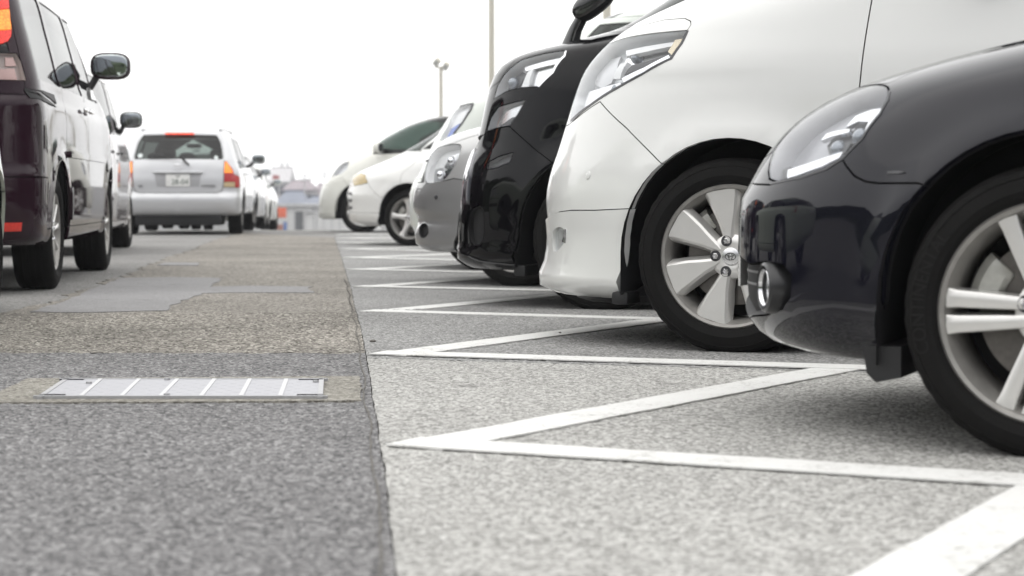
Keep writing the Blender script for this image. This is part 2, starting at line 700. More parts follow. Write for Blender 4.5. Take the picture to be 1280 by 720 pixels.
        if flange:
            m1, m2 = {}, {}
            for a, b, c in bnd:
                for i in (a, b):
                    if i not in m1:
                        w = inn.get(i, np.zeros(3))
                        lw = np.linalg.norm(w)
                        w = w / lw if lw > 1e-6 else w
                        sg = 1.0 if flange < 0 else -1.0
                        m1[i] = len(verts); verts.append(list(q[i])); norms.append(list(w * sg))
                        m2[i] = len(verts); verts.append(list(q[i] - n[i] * flange)); norms.append(list(w * sg))
                faces.append((m1[a], m1[b], m2[b], m2[a]))
        verts, norms = np.array(verts), np.array(norms)
        verts[:, 0] -= s.L / 2
        res = []
        def one(side):
            v, nn = verts.copy(), norms.copy()
            v[:, 1] *= side; nn[:, 1] *= side
            return v, nn, ([f[::-1] for f in faces] if side < 0 else faces)
        if join:
            va, na, fa = one(1); vb, nb, fb = one(-1)
            k = len(va)
            vv = np.concatenate([va, vb]); nn = np.concatenate([na, nb])
            ff = list(fa) + [tuple(i + k for i in f) for f in fb]
            res.append(mk(name, vv, ff, mat, parent or s.root, normals=nn))
        else:
            for sd in sides:
                v, nn, ff = one(sd)
                res.append(mk(name, v, ff, mat, parent or s.root, normals=nn))
        return res
    def tri(s, polys, ds, seed=1):
        """constrained triangulation of overlapping polygons; returns points, triangles, ids per triangle"""
        pts, faces = [], []
        ids = {}
        def add(p):
            k = (round(p[0], 4), round(p[1], 4))
            if k not in ids:
                ids[k] = len(pts); pts.append(k)
            return ids[k]
        for poly in polys:
            f = []
            for p in densify(ccw(poly), ds):
                i = add(p)
                if not f or f[-1] != i: f.append(i)
            if f[0] == f[-1]: f.pop()
            faces.append(f)
        arr = np.array(pts)
        lo, hi = np.array(polys[0]).min(0), np.array(polys[0]).max(0)
        gx = np.arange(lo[0] + ds / 2, hi[0], ds)
        gy = np.arange(lo[1] + ds / 2, hi[1], ds)
        cell = {}
        for x, y in arr:
            cell.setdefault((int(x / ds), int(y / ds)), []).append((x, y))
        for j, y in enumerate(gy):
            for x in gx:
                x2 = x + (ds / 2 if j % 2 else 0)
                if x2 >= hi[0] - ds * .2: continue
                ci, cj = int(x2 / ds), int(y / ds)
                near = False
                for a in (-1, 0, 1):
                    for b in (-1, 0, 1):
                        for (u, v) in cell.get((ci + a, cj + b), ()):
                            if (u - x2)**2 + (v - y)**2 < (0.45 * ds)**2: near = True; break
                        if near: break
                    if near: break
                if not near: pts.append((x2, y))
        r = delaunay_2d_cdt([Vector(p) for p in pts], [], faces, 0, 1e-6, True)
        return r[0], r[2], r[5]
    def build(s):
        polys = [[(0, 0), (s.PT, 0), (s.PT, s.VT), (0, s.VT)]] + [r['poly'] for r in s.regions]
        base = dict(name='body', mat=s.paint, kind='center', parent=None, off=0, gap=0.0025, flange=0.016, label=None)
        regs = [base] + s.regions
        vs, fs, of = s.tri(polys, s.ds)
        V2 = np.array([(v[0], v[1]) for v in vs])
        groups = [[] for _ in regs]
        shell = []
        for f, ids in zip(fs, of):
            if not ids: continue
            g = max(ids)
            a, b, c = f
            ar = (V2[b][0] - V2[a][0]) * (V2[c][1] - V2[a][1]) - (V2[c][0] - V2[a][0]) * (V2[b][1] - V2[a][1])
            if abs(ar) < 1e-10: continue
            t = (a, b, c) if ar > 0 else (a, c, b)
            groups[g].append(t)
            if regs[g]['kind'] not in ('hole', 'glass', 'glassc', 'lamp', 'lampc'): shell.append(t)
        out = {}
        def sub(tris):
            idx = sorted({i for t in tris for i in t})
            m = {i: k for k, i in enumerate(idx)}
            return V2[idx, 0], V2[idx, 1], [tuple(m[i] for i in t) for t in tris]
        both = (s.near, -s.near)
        for g, r in zip(groups, regs):
            if not g or r['kind'] == 'hole': continue
            P, V, T = sub(g)
            k = r['kind']
            par = r['parent']
            if isinstance(par, str): par = out[par]
            if k in ('lamp', 'lampc'):
                hs = s.emit(P, V, T, r['name'], r['hmat'] or SATIN, None, -r['depth'], r['gap'], -(r['depth'] - 0.003), both, k == 'lampc')
                res = hs
                for i, h in enumerate(hs):
                    s.emit(P, V, T, 'lens', r['mat'], h, r['off'], r['gap'] + 0.001, 0.006, (both[i],), k == 'lampc')
            else:
                res = s.emit(P, V, T, r['name'], r['mat'], None, r['off'], r['gap'], 0.008 if k.startswith('glass') else r['flange'], both, k in ('center', 'glassc'))
                if isinstance(par, list):
                    for i, o in enumerate(res): o.parent = par[i % len(par)]
            if r.get('label'): res[0]['label'] = r['label']
            key = r['name']
            while key in out: key += '+'
            out[key] = res
            r['objs'] = res
        P, V, T = sub(shell)
        s.emit(P, V, T, 'inner_shell', SHELL, None, -0.024, 0, 0, both, True)
        s.out = out
        return out
    def patch(s, poly, name, mat, parent=None, off=0.002, flange=0.004, ds=None, join=False, sides=None):
        """a piece that follows the skin (badge, trim, lamp insert); off < 0 sits inside"""
        ds = ds or s.ds * 0.6
        poly = [(min(max(p[0], 0), s.PT), min(max(p[1], 0), s.VT)) for p in poly]
        vs, fs, of = s.tri([poly], ds)
        V2 = np.array([(v[0], v[1]) for v in vs])
        T = []
        for f, ids in zip(fs, of):
            if not ids: continue
            a, b, c = f
            ar = (V2[b][0] - V2[a][0]) * (V2[c][1] - V2[a][1]) - (V2[c][0] - V2[a][0]) * (V2[b][1] - V2[a][1])
            if abs(ar) < 1e-11: continue
            T.append((a, b, c) if ar > 0 else (a, c, b))
        if not T: return []
        idx = sorted({i for t in T for i in t})
        m = {i: k for k, i in enumerate(idx)}
        T = [tuple(m[i] for i in t) for t in T]
        sides = sides or (s.near, -s.near)
        if isinstance(parent, list):
            res = []
            for i, sd in enumerate(sides):
                res += s.emit(V2[idx, 0], V2[idx, 1], T, name, mat, parent[i % len(parent)], off, 0, flange, (sd,), False)
            return res
        return s.emit(V2[idx, 0], V2[idx, 1], T, name, mat, parent, off, 0, flange, sides, join)
    def at(s, pv, off=0.0, side=None):
        """object-space point on the skin and its normal"""
        p, n = s.surf([pv[0]], [pv[1]])
        sd = s.near if side is None else side
        p, n = p[0] + n[0] * off, n[0]
        return Vector((p[0] - s.L / 2, p[1] * sd, p[2])), Vector((n[0], n[1] * sd, n[2]))

# ------------------------------------------------------------------ wheels
def spoke_geo(mb, ang, rs, hw, yf, yb, crown=0.004, bev=0.006, skew=None, tang=0.0):
    """one spoke running outwards; wheel axis is y, the outer face looks to -y"""
    er = (math.cos(ang), math.sin(ang)); et = (-er[1], er[0])
    v, f = [], []
    n = len(rs)
    for i, r in enumerate(rs):
        k = (skew[i] if skew else 0.0) + tang
        h = hw[i]
        for t, y in ((-h - bev, yb[i]), (-h, yf[i] + bev * .5), (-h + bev * .7, yf[i]), (0, yf[i] - crown), (h - bev * .7, yf[i]), (h, yf[i] + bev * .5), (h + bev, yb[i])):
            v.append((er[0] * r + et[0] * (t + k), y, er[1] * r + et[1] * (t + k)))
    for i in range(n - 1):
        for k in range(6):
            a = i * 7 + k
            f.append((a, a + 7, a + 8, a + 1))
    f.append(tuple(range(7)))
    f.append(tuple((n - 1) * 7 + k for k in range(7))[::-1])
    mb.add(v, f)

WHEEL_CACHE = {}
def wheel_meshes(key, R, rr, w, style, seg, sink):
    if key in WHEEL_CACHE: return WHEEL_CACHE[key]
    out = []
    h = R - rr
    hw = w / 2
    # tyre: outer sidewall at -y
    prof = [(rr + 0.002, -hw + 0.018), (rr + 0.012, -hw + 0.006), (rr + .2 * h, -hw - 0.001), (rr + .33 * h, -hw - 0.005), (rr + .36 * h, -hw - 0.0075),
            (rr + .40 * h, -hw - 0.006), (rr + .55 * h, -hw - 0.006), (rr + .68 * h, -hw - 0.001), (rr + .70 * h, -hw - 0.003), (rr + .74 * h, -hw + 0.001),
            (rr + .86 * h, -hw + 0.008), (R - .009, -hw + 0.018), (R - .003, -hw + 0.030)]
    blk = len(prof)
    gw = 0.0085
    xs = [-.52, -.18, .18, .52]
    tr = []
    for gx in xs:
        c = gx * hw
        tr += [(R - .001, c - gw / 2 - .001), (R - .008, c - gw / 2 + .001), (R - .008, c + gw / 2 - .001), (R - .001, c + gw / 2 + .001)]
    prof = prof + tr + [(r, -y) for r, y in prof[::-1]]
    def rmod(k, i):
        if blk - 4 <= k <= blk - 1 and i % 3 == 0: return -0.004 if k < blk - 1 else -0.003
        return 0
    mb = MB().lathe(prof, seg, rmod=rmod if seg > 90 else None)
    lim = -(R - sink)
    mb.v = [(x, y, max(z, lim)) for x, y, z in mb.v]
    out.append(('tyre', mb, RUBBER))
    # rim barrel and lip
    lip = -hw + 0.012
    mb = MB().lathe([(rr + .004, lip + .012), (rr + .006, lip), (rr + .001, lip - .004), (rr - .008, lip), (rr - .014, lip + .012), (rr - .022, lip + .03),
                     (rr - .028, 0.0), (rr - .028, hw - .02), (rr + .004, hw - 0.015)], seg)
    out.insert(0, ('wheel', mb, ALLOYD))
    yb0 = lip + 0.055
    rs = [0.045, .075, .11, .15, rr - .035, rr - .012]
    f = lambda r: lip + 0.004 + style.get('dish', 0.012) * (1 - (r / rr))
    for k in range(style['n']):
        a = style.get('a0', 0) + 2 * PI * k / style['n']
        m2 = MB()
        if style['kind'] == 'petal':
            spoke_geo(m2, a, rs, [.012, .019, .027, .039, .055, .062], [f(r) for r in rs], [yb0 - .0] * 4 + [lip + .04, lip + .03], crown=.0, bev=.013, skew=[0, -.001, -.003, -.004, -.003, 0])
        elif style['kind'] == 'twin':
            for sg in (-1, 1):
                sp = [.017, .020, .022, .0245, .027, .029]
                spoke_geo(m2, a, rs, [.0135] * 2 + [.0150, .0165, .018, .021], [f(r) for r in rs], [yb0] * 5 + [lip + .03], crown=.001, bev=.004, skew=[sg * q for q in sp])
        elif style['kind'] == 'star':
            spoke_geo(m2, a, rs, [.03, .028, .022, .020, .026, .036], [f(r) for r in rs], [yb0] * 5 + [lip + .03], crown=.004, bev=.007)
        else:
            spoke_geo(m2, a, rs, [.011, .011, .0115, .0125, .015, .018], [f(r) for r in rs], [yb0] * 5 + [lip + .03], crown=.003, bev=.005)
        out.append(('spoke', m2, ALLOY))
    hubf = f(.03)
    m3 = MB().lathe([(.082, yb0 + .004), (.078, hubf + .012), (.066, hubf + .003), (.04, hubf + .0005), (.034, hubf + .003), (.0, hubf + .003)], 40)
    out.append(('hub', m3, ALLOY))
    m4 = MB().lathe([(.033, hubf + .004), (.031, hubf - .003), (.027, hubf - .005), (.0, hubf - .0055)], 32)
    out.append(('hub_cap', m4, SATIN))
    if style.get('emblem'):
        m5 = MB()
        for (a_, b_, cz) in ((.019, .0125, 0), (.0065, .0125, 0), (.013, .0055, .006)):
            m5.tube([(a_ * math.cos(t * 2 * PI / 28), hubf - .006, cz + b_ * math.sin(t * 2 * PI / 28)) for t in range(28)], .0016, 6, True)
        out.append(('emblem', m5, simple('emblem_grey', (.22, .22, .22), .3, .8)))
    for k in range(style.get('lugs', 5)):
        a = style.get('l0', 0) + 2 * PI * k / 5
        c = (.056 * math.cos(a), 0, .056 * math.sin(a))
        m6 = MB().lathe([(.020, hubf + .003), (.0188, hubf - .0022), (.0172, hubf - .0022), (.0160, hubf - .0008), (.0, hubf - .0008)], 18, c=c)
        out.append(('lug_hole', m6, LAMPDARK))
        m7 = MB().lathe([(.0115, hubf + .003), (.0115, hubf - .005), (.008, hubf - .009), (.0045, hubf - .009), (.004, hubf - .006), (0, hubf - .006)], 6, c=c)
        out.append(('lug_nut', m7, CHROME))
    bd = MB().lathe([(.07, yb0 + .018), (rr * .70, yb0 + .018), (rr * .70, yb0 + .04), (.07, yb0 + .04)], 40)
    bd.lathe([(.075, yb0 + .006), (.075, yb0 + .02), (0, yb0 + .02)], 24)
    out.append(('brake_disc', bd, DISC))
    bk = MB().lathe([(rr - .03, hw * .55), (0, hw * .55)], 40)
    out.append(('back_plate', bk, SHELL))
    cal = MB()
    ca = style.get('cal', 2.6)
    r0, r1 = rr * .50, rr * .80
    v_, f_ = [], []
    sec = [(r0, yb0 + .012), (r0 + .012, yb0 + .002), (r1 - .018, yb0 - .002), (r1, yb0 + .012), (r1, yb0 + .05), (r0, yb0 + .05)]
    for i in range(9):
        a_ = ca - .34 + .68 * i / 8
        pin = .006 if i in (0, 8) else 0
        for (r_, y_) in sec:
            v_.append((r_ * math.cos(a_), y_ + pin, r_ * math.sin(a_)))
    for i in range(8):
        for k in range(6):
            f_.append((i * 6 + k, i * 6 + (k + 1) % 6, i * 6 + 6 + (k + 1) % 6, i * 6 + 6 + k))
    f_ += [tuple(range(6)), tuple(48 + k for k in range(6))[::-1]]
    cal.add(v_, f_)
    out.append(('brake_caliper', cal, simple('caliper_metal', (.5, .5, .47), .45, .7, var=.2, bscale=80)))
    res = []
    for nm, b_, mt in out:
        me = bpy.data.meshes.new(nm)
        me.from_pydata(b_.v, [], b_.f)
        bmx = bmesh.new(); bmx.from_mesh(me)
        bmesh.ops.recalc_face_normals(bmx, faces=bmx.faces); bmx.to_mesh(me); bmx.free()
        me.materials.append(mt)
        me.polygons.foreach_set('use_smooth', [True] * len(me.polygons))
        me.set_sharp_from_angle(angle=R_(32))
        res.append((nm, me))
    WHEEL_CACHE[key] = res
    return res

def add_wheel(b, key, x, side, yo, R, rr, w, style, seg=72, sink=0.008, steer=0.0):
    ms = wheel_meshes(key, R, rr, w, style, seg, sink)
    par = None
    for nm, me in ms:
        o = bpy.data.objects.new(nm, me)
        if par is None:
            link(o, b.root)
            o.location = (x - b.L / 2, side * (yo - w / 2), R - sink)
            o.rotation_euler = (0, 0, (0 if side < 0 else PI) + steer)
            par = o
        else:
            link(o, par)
    return par

def liner(b, x, zc, r, depth=0.33):
    """black wheel-house lining, one per wheel"""
    for side in (b.near, -b.near):
        m = MB()
        yo, yi = b.W - 0.03, b.W - depth - 0.03
        v, f = [], []
        n = 24
        zb = b.zt[0] + 0.01
        arc = [(r, zb - zc)] + [(r * math.cos(PI * k / n), r * math.sin(PI * k / n)) for k in range(n + 1)] + [(-r, zb - zc)]
        for px_, pz in arc:
            v.append((x - b.L / 2 + px_, side * yo, zc + pz)); v.append((x - b.L / 2 + px_, side * yi, zc + pz))
        for k in range(len(arc) - 1):
            f.append((2 * k, 2 * k + 1, 2 * k + 3, 2 * k + 2))
        f.append(tuple(2 * k + 1 for k in range(len(arc))))
        m.add(v, f)
        m.build('wheel_liner', SHELL, b.root)

def mirror_part(b, pv, out, size, mat, tilt=0.0, back=0.0, sides=None, arm=True, glassmat=None, up=0.03):
    """door mirror: shell, glass, arm; out = sideways reach"""
    for side in (sides or (b.near, -b.near)):
        p, n = b.at(pv, 0.0, side)
        c = p + Vector((-0.02 + back, side * (out + size[1]), up))
        m = MB().sup(c, (size[0], size[1], size[2]), 3.0, 24, 14)
        # cut the rear flat so the glass sits in it
        m.v = [(min(x, c[0] + size[0] * .55), y, z) for x, y, z in m.v]
        sh = m.build('mirror', mat, b.root)
        if arm:
            MB().tube([p - n * .03, p + Vector((0, side * out * .5, .0)), c + Vector((0, -side * size[1] * .6, -size[2] * .55))], [.03, .024, .024], 8).build('mirror_arm', BLACK, sh)
        g = MB().sup(c + Vector((size[0] * .56, 0, 0)), (0.004, size[1] * .86, size[2] * .84), 3.2, 24, 10)
        g.build('mirror_glass', glassmat or simple('mirror_silver', (.62, .66, .66), .03, 1.0), sh)

def under(b, hubs, r=.42, z=None):
    z = (b.zt[0] if z is None else z)
    m = MB().box((-b.L / 2 + .35, -b.W + .36, z + .005), (b.L / 2 - .35, b.W - .36, z + .06))
    m.build('underbody', SHELL, b.root)
    x0, x1 = hubs[0] + r - b.L / 2, hubs[1] - r - b.L / 2
    for sd in (-1, 1):
        ya, yb = sorted((sd * (b.W - .37), sd * (b.W - .07)))
        MB().box((x0, ya, z + .012), (x1, yb, z + .05)).build('floor_pan', SHELL, b.root)
        yf, yg = sorted((sd * (b.W - .37), sd * (b.W - .26)))
        MB().box((-b.L / 2 + .50, yf, z + .035), (hubs[0] - r - b.L / 2, yg, z + .07)).build('floor_pan', SHELL, b.root)
        MB().box((hubs[1] + r - b.L / 2, ya + (.12 if sd < 0 else 0), z + .03), (b.L / 2 - .18, yb - (.12 if sd > 0 else 0), z + .07)).build('floor_pan', SHELL, b.root)

def seats(b, xs, ys, z0=0.45, top=1.05, w=0.22):
    for x in xs:
        for y in ys:
            m = MB().sup((x - b.L / 2, y, (z0 + top) / 2), (.09, w, (top - z0) / 2), 3)
            s_ = m.build('seat', SEAT, b.root)
            MB().sup((x - b.L / 2 + .03, y, top + .10), (.05, .12, .09), 3).build('headrest', SEAT, s_)

def root_at(name, L, hubx, near, yo, hub_xy, rotz, z=0.0, pitch=0.0):
    o = bpy.data.objects.new(name, None)
    o.empty_display_size = 0.3
    COL.objects.link(o)
    c, s = math.cos(rotz), math.sin(rotz)
    lx, ly = hubx - L / 2, near * yo
    o.location = (hub_xy[0] - (c * lx - s * ly), hub_xy[1] - (s * lx + c * ly), z)
    o.rotation_euler = (0, pitch, rotz)
    o.rotation_mode = 'XYZ'
    bpy.context.view_layer.update()
    return o

def greenhouse(b, belt, top, xf0, xf1, xr0, xr1, doors, glass, frame=0.045, sill=0.26, handle=True, door_mat=None, hz=None, pill=(.06, .05), front=None):
    """doors with their windows; (xf0 at belt, xf1 at top) front edge, same for the rear.
    doors: list of x splits, e.g. (1.1, 2.1, 3.2)"""
    ds = []
    n = len(doors) - 1
    for i in range(n):
        x0, x1 = doors[i], doors[i + 1]
        zt = top + frame
        fa = max(x0, xf0 - pill[0]); fb = max(x0, xf1 - pill[0])
        ra = min(x1, xr0 + pill[0]); rb = min(x1, xr1 + pill[0])
        poly = [b.X(x0, sill), b.X(x1, sill), b.X(x1, belt - .1), b.X(ra if i == n - 1 else x1, belt), b.X(rb if i == n - 1 else x1, zt)]
        poly += [b.X(fb if i == 0 else x0, zt), b.X(fa if i == 0 else x0, belt), b.X(x0, belt - .12)]
        if i == 0 and front: poly = poly[1:-3] + [b.X(fb, zt), b.X(fa - .10, belt + .06)] + front
        b.region('door', poly, door_mat or b.paint)
        ds.append(len(b.regions) - 1)
    for i in range(n):
        x0, x1 = doors[i], doors[i + 1]
        g = pill[1]
        wf0, wf1 = (xf0, xf1) if i == 0 else (x0 + g, x0 + g)
        wr0, wr1 = (xr0, xr1) if i == n - 1 else (x1 - g, x1 - g)
        poly = [b.X(wf0, belt), b.X(wr0, belt), b.X(wr1, top), b.X(wf1, top)]
        if wf1 > wr1 or wf0 > wr0: continue
        b.region('window', poly, glass, 'glass', parent=None, off=-0.006, gap=0.001)
    return ds

def handles(b, xs, z, mat=None, ln=.19):
    for x in xs:
        for side in (b.near, -b.near):
            p, n = b.at(b.X(x, z), .022, side)
            MB().sup(p, (ln / 2, .012, .015), 3.0, 14, 8).build('door_handle', mat or b.paint, b.root)

def plate(b, c, rotz_face, txt, w=.33, h=.165, parent=None, top=None):
    """number plate: c object-space centre, face looks along +x (rear) or -x (front)"""
    M = Matrix.Translation(c) @ Matrix.Rotation(rotz_face, 4, 'Z') @ Matrix.Rotation(PI / 2, 4, 'X')
    m = MB().box((-w / 2, -h / 2, -.004), (w / 2, h / 2, .002), .0015, M)
    pl = m.build('number_plate', PLATE, parent or b.root)
    def put(t, size, off):
        v, f = text_geo(t, size)
        v = [(x + off[0], y + off[1], .0035) for x, y, z in v]
        MB().add(v, f, M).build('plate_lettering', PLATEINK, pl, smooth=False)
    if txt: put(txt, h * .62, (0, -h * .14))
    if top: put(top, h * .25, (0, h * .33))
    return pl

# ------------------------------------------------------------------ ground
def asphalt(name, dark, mid, light, scale=95, bump=0.6, stain=0.25, lightfrac=0.2, rough=0.9):
    m, nt, b = new_mat(name)
    L = nt.links
    t = nt.nodes.new('ShaderNodeTexCoord')
    # warp so that the stones are not a regular mosaic
    v = nt.nodes.new('ShaderNodeTexVoronoi'); v.inputs['Scale'].default_value = scale
    v.inputs['Randomness'].default_value = 1.0
    L.new(t.outputs['Object'], v.inputs['Vector'])
    sep = nt.nodes.new('ShaderNodeSeparateColor'); L.new(v.outputs['Color'], sep.inputs[0])
    n2 = nt.nodes.new('ShaderNodeTexNoise'); n2.inputs['Scale'].default_value = scale * 1.4; n2.inputs['Detail'].default_value = 4
    L.new(t.outputs['Object'], n2.inputs['Vector'])
    ad = nt.nodes.new('ShaderNodeMath'); ad.operation = 'MULTIPLY_ADD'; ad.inputs[1].default_value = 0.62
    L.new(sep.outputs[0], ad.inputs[0])
    sc = nt.nodes.new('ShaderNodeMath'); sc.operation = 'MULTIPLY'; sc.inputs[1].default_value = 0.38
    L.new(n2.outputs['Fac'], sc.inputs[0]); L.new(sc.outputs[0], ad.inputs[2])
    cr = nt.nodes.new('ShaderNodeValToRGB')
    e = cr.color_ramp.elements
    e[0].position = 0.24; e[0].color = (*dark, 1)
    e[1].position = 0.80; e[1].color = (*light, 1)
    x = e.new(0.47); x.color = (*[c * .96 for c in mid], 1)
    x = e.new(0.62); x.color = (*[c * 1.12 for c in mid], 1)
    L.new(ad.outputs[0], cr.inputs[0])
    # broad stains, worn wheel tracks and grime
    n3 = nt.nodes.new('ShaderNodeTexNoise'); n3.inputs['Scale'].default_value = 0.9; n3.inputs['Detail'].default_value = 4; n3.inputs['Roughness'].default_value = .5
    L.new(t.outputs['Object'], n3.inputs['Vector'])
    mr = nt.nodes.new('ShaderNodeMapRange'); mr.inputs['From Min'].default_value = .3; mr.inputs['From Max'].default_value = .7
    mr.inputs['To Min'].default_value = 1 - stain; mr.inputs['To Max'].default_value = 1 + stain * .6
    L.new(n3.outputs['Fac'], mr.inputs['Value'])
    mx = nt.nodes.new('ShaderNodeVectorMath'); mx.operation = 'SCALE'
    # scattered oil drips and rubber scuffs
    n4 = nt.nodes.new('ShaderNodeTexNoise'); n4.inputs['Scale'].default_value = 5.5; n4.inputs['Detail'].default_value = 5
    L.new(t.outputs['Object'], n4.inputs['Vector'])
    m4 = nt.nodes.new('ShaderNodeMapRange'); m4.inputs['From Min'].default_value = .62; m4.inputs['From Max'].default_value = .74
    m4.inputs['To Min'].default_value = 1.0; m4.inputs['To Max'].default_value = .72
    L.new(n4.outputs['Fac'], m4.inputs['Value'])
    m5 = nt.nodes.new('ShaderNodeMath'); m5.operation = 'MULTIPLY'
    L.new(mr.outputs[0], m5.inputs[0]); L.new(m4.outputs[0], m5.inputs[1])
    L.new(cr.outputs[0], mx.inputs[0]); L.new(m5.outputs[0], mx.inputs['Scale'])
    L.new(mx.outputs[0], b.inputs['Base Color'])
    b.inputs['Roughness'].default_value = rough
    b.inputs['Specular IOR Level'].default_value = 0.3
    bp = nt.nodes.new('ShaderNodeBump'); bp.inputs['Strength'].default_value = bump; bp.inputs['Distance'].default_value = 0.004
    L.new(v.outputs['Distance'], bp.inputs['Height']); bp.invert = True
    L.new(bp.outputs[0], b.inputs['Normal'])
    return m

A_LOTNEAR = asphalt('pale_worn_asphalt', (0.2, 0.197, 0.187), (0.36, 0.354, 0.338), (0.55, 0.545, 0.525), 120, .4, .09)
A_LOT = asphalt('grey_lot_asphalt', (0.145, 0.144, 0.142), (0.255, 0.253, 0.249), (0.4, 0.396, 0.386), 120, .5, .14)
A_NEW = asphalt('blue_grey_patch_asphalt', (0.072, 0.071, 0.073), (0.17, 0.166, 0.167), (0.33, 0.326, 0.325), 115, .5, .10)
A_BROWN = asphalt('brown_coarse_asphalt', (0.09, 0.081, 0.07), (0.225, 0.209, 0.187), (0.44, 0.415, 0.37), 95, .8, .24, .24)
A_LANE = asphalt('lane_asphalt', (0.13, 0.127, 0.122), (0.225, 0.22, 0.213), (0.36, 0.355, 0.345), 110, .5, .16)
A_SMOOTH = asphalt('smooth_patch', (0.2, 0.197, 0.198), (0.25, 0.246, 0.248), (0.31, 0.306, 0.307), 150, .2, .12)
A_CONC = asphalt('drain_concrete', (0.14, 0.13, 0.112), (0.25, 0.236, 0.206), (0.4, 0.385, 0.35), 110, .4, .25)
A_FAR = asphalt('far_ground', (.1, .1, .1), (.14, .14, .135), (.2, .2, .2), 8, .2, .2)
CRACK = simple('crack_dirt', (.13, .122, .11), .95, bump=.5, bscale=90, var=.5)

def wobble(pts, amp, seed, fixed=()):
    r = random.Random(seed)
    out = []
    a = b = 0.0
    for p in pts:
        a = a * .6 + r.uniform(-1, 1) * amp
        b = b * .6 + r.uniform(-1, 1) * amp
        out.append((p[0] + a, p[1] + b))
    return out

def sheet(name, poly, z, mat, amp=0.0, ds=.12, seed=1, step=2.0, kind='structure', parent=None, skirt=0.012):
    """flat sheet that follows the ground, with an irregular edge and a small skirt down"""
    p = densify(ccw(poly), ds)
    if amp: p = wobble(p, amp, seed)
    ys = [q[1] for q in p]; xs = [q[0] for q in p]
    pts = [Vector(q) for q in p]
    if max(ys) > 28:
        for y in np.arange(28, max(ys), step):
            for x in np.arange(min(xs), max(xs), step * 1.5): pts.append(Vector((x, y)))
    r = delaunay_2d_cdt(pts, [], [list(range(len(p)))], 0, 1e-6, True)
    vs, fs, of = r[0], r[2], r[5]
    verts = [(v.x, v.y, ground_z(v.y) + z) for v in vs]
    faces = []
    for f, i in zip(fs, of):
        if not i: continue
        a, b, c = [vs[k] for k in f]
        ar = (b.x - a.x) * (c.y - a.y) - (c.x - a.x) * (b.y - a.y)
        faces.append(tuple(f) if ar > 0 else tuple(f[::-1]))
    cnt = {}
    for f in faces:
        for k in range(3):
            e = (f[k], f[(k + 1) % 3]); cnt[e] = 1
    n0 = len(verts)
    m = {}
    for (a, b) in list(cnt):
        if (b, a) in cnt: continue
        for i in (a, b):
            if i not in m:
                m[i] = len(verts); x, y, zz = verts[i]; verts.append((x, y, zz - skirt))
        faces.append((b, a, m[a], m[b]))
    o = mk(name, verts, faces, mat, parent, smooth=False)
    if kind: o['kind'] = kind
    return o

# one sheet to the horizon, level, then sinking beyond the crest
ys = [-60, -20, -8, 0, 8, 16, 24, 28, 29, 30, 31, 32, 33, 34, 35, 36, 38, 42, 50, 65, 90, 120, 150, 195, 240, 400, 900, 2500, 6000]
xs = [-4000, -900, -250, -80, -30, -12, -4, 4, 12, 30, 80, 250, 900, 4000]
gv = [(x, y, ground_z(y) - 0.02) for y in ys for x in xs]
nx = len(xs)
gf = [(j * nx + i, j * nx + i + 1, (j + 1) * nx + i + 1, (j + 1) * nx + i) for j in range(len(ys) - 1) for i in range(nx - 1)]
tag(mk('ground', gv, gf, A_FAR, smooth=True, angle=0), kind='structure')

def GP(*pts):
    return [tuple(ground_at(*p)[:2]) for p in pts]

# the seam between aisle and parking bays (traced nearest to farthest)
seam = GP((520, 900), (497, 718), (487, 640), (475, 560), (466, 500), (458, 447), (450, 407), (444, 385), (438, 358), (431, 336), (427, 322), (422, 308), (417, 295))
far = seam[-1]
seam = [(seam[0][0] + .35, -6.0), (seam[0][0] + .1, 0.6)] + seam + [(far[0] - 1.0, 40.0), (far[0] - 2.6, 60.0)]
seam_d = densify(chaikin(wobble(densify(chaikin(seam, 2, False), .09, closed=False), .002, 5), 1, False), .05, closed=False)
left_edge = [(x - .0015, y) for x, y in seam_d]
right_edge = [(x + .0015, y) for x, y in wobble(seam_d, .0015, 9)]
tag(sheet('pavement_seam', [(x - .05, y) for x, y in seam_d[::4]] + [(x + .06, y) for x, y in seam_d[::4]][::-1], -0.007, CRACK, ds=.4), kind='structure')

# bays: pale worn strip near the camera, greyer asphalt beyond the second line
b1, b2 = GP((455, 449), (1080, 467))
k = (b2[1] - b1[1]) / (b2[0] - b1[0])
def on_b(x): return b1[1] + k * (x - b1[0])
near_r = [p for p in right_edge if p[1] < on_b(p[0])]
far_r = [p for p in right_edge if p[1] >= on_b(p[0])]
sheet('bay_pavement', near_r + [(14, on_b(14)), (14, -6)], 0.0, A_LOTNEAR, ds=.3)
sheet('bay_pavement', far_r[::-1] + [(60, on_b(60)), (60, 60)][::1], 0.0, A_LOT, ds=.3)
# aisle base
sheet('aisle_pavement', left_edge + [(-40, 60), (-40, -6)], -0.004, A_LANE, ds=.5)

def seam_x(y):
    return float(np.interp(y, [p[1] for p in left_edge], [p[0] for p in left_edge]))
def along_seam(y0, y1):
    return [p for p in left_edge if y0 <= p[1] <= y1]

# brown coarse old surface beside the seam
y_b = ground_at(300, 444)[1]
brown = along_seam(y_b - .05, 26.0)
bl = GP((300, 291), (282, 296), (268, 300), (240, 312), (212, 320), (196, 329), (168, 340), (140, 350), (95, 366), (40, 384), (0, 392), (-140, 410), (-300, 446))
sheet('brown_pavement', brown + wobble(densify(bl, .11, closed=False), .045, 3), 0.0, A_BROWN, ds=.2)
# newer blue-grey asphalt in the foreground, round the drain
n1 = GP((462, 447), (300, 444), (120, 445), (0, 449), (-300, 452))
sheet('patched_pavement', along_seam(-6, y_b + .02) + n1[1:] + [(-7, -6)], 0.003, A_NEW, ds=.2)
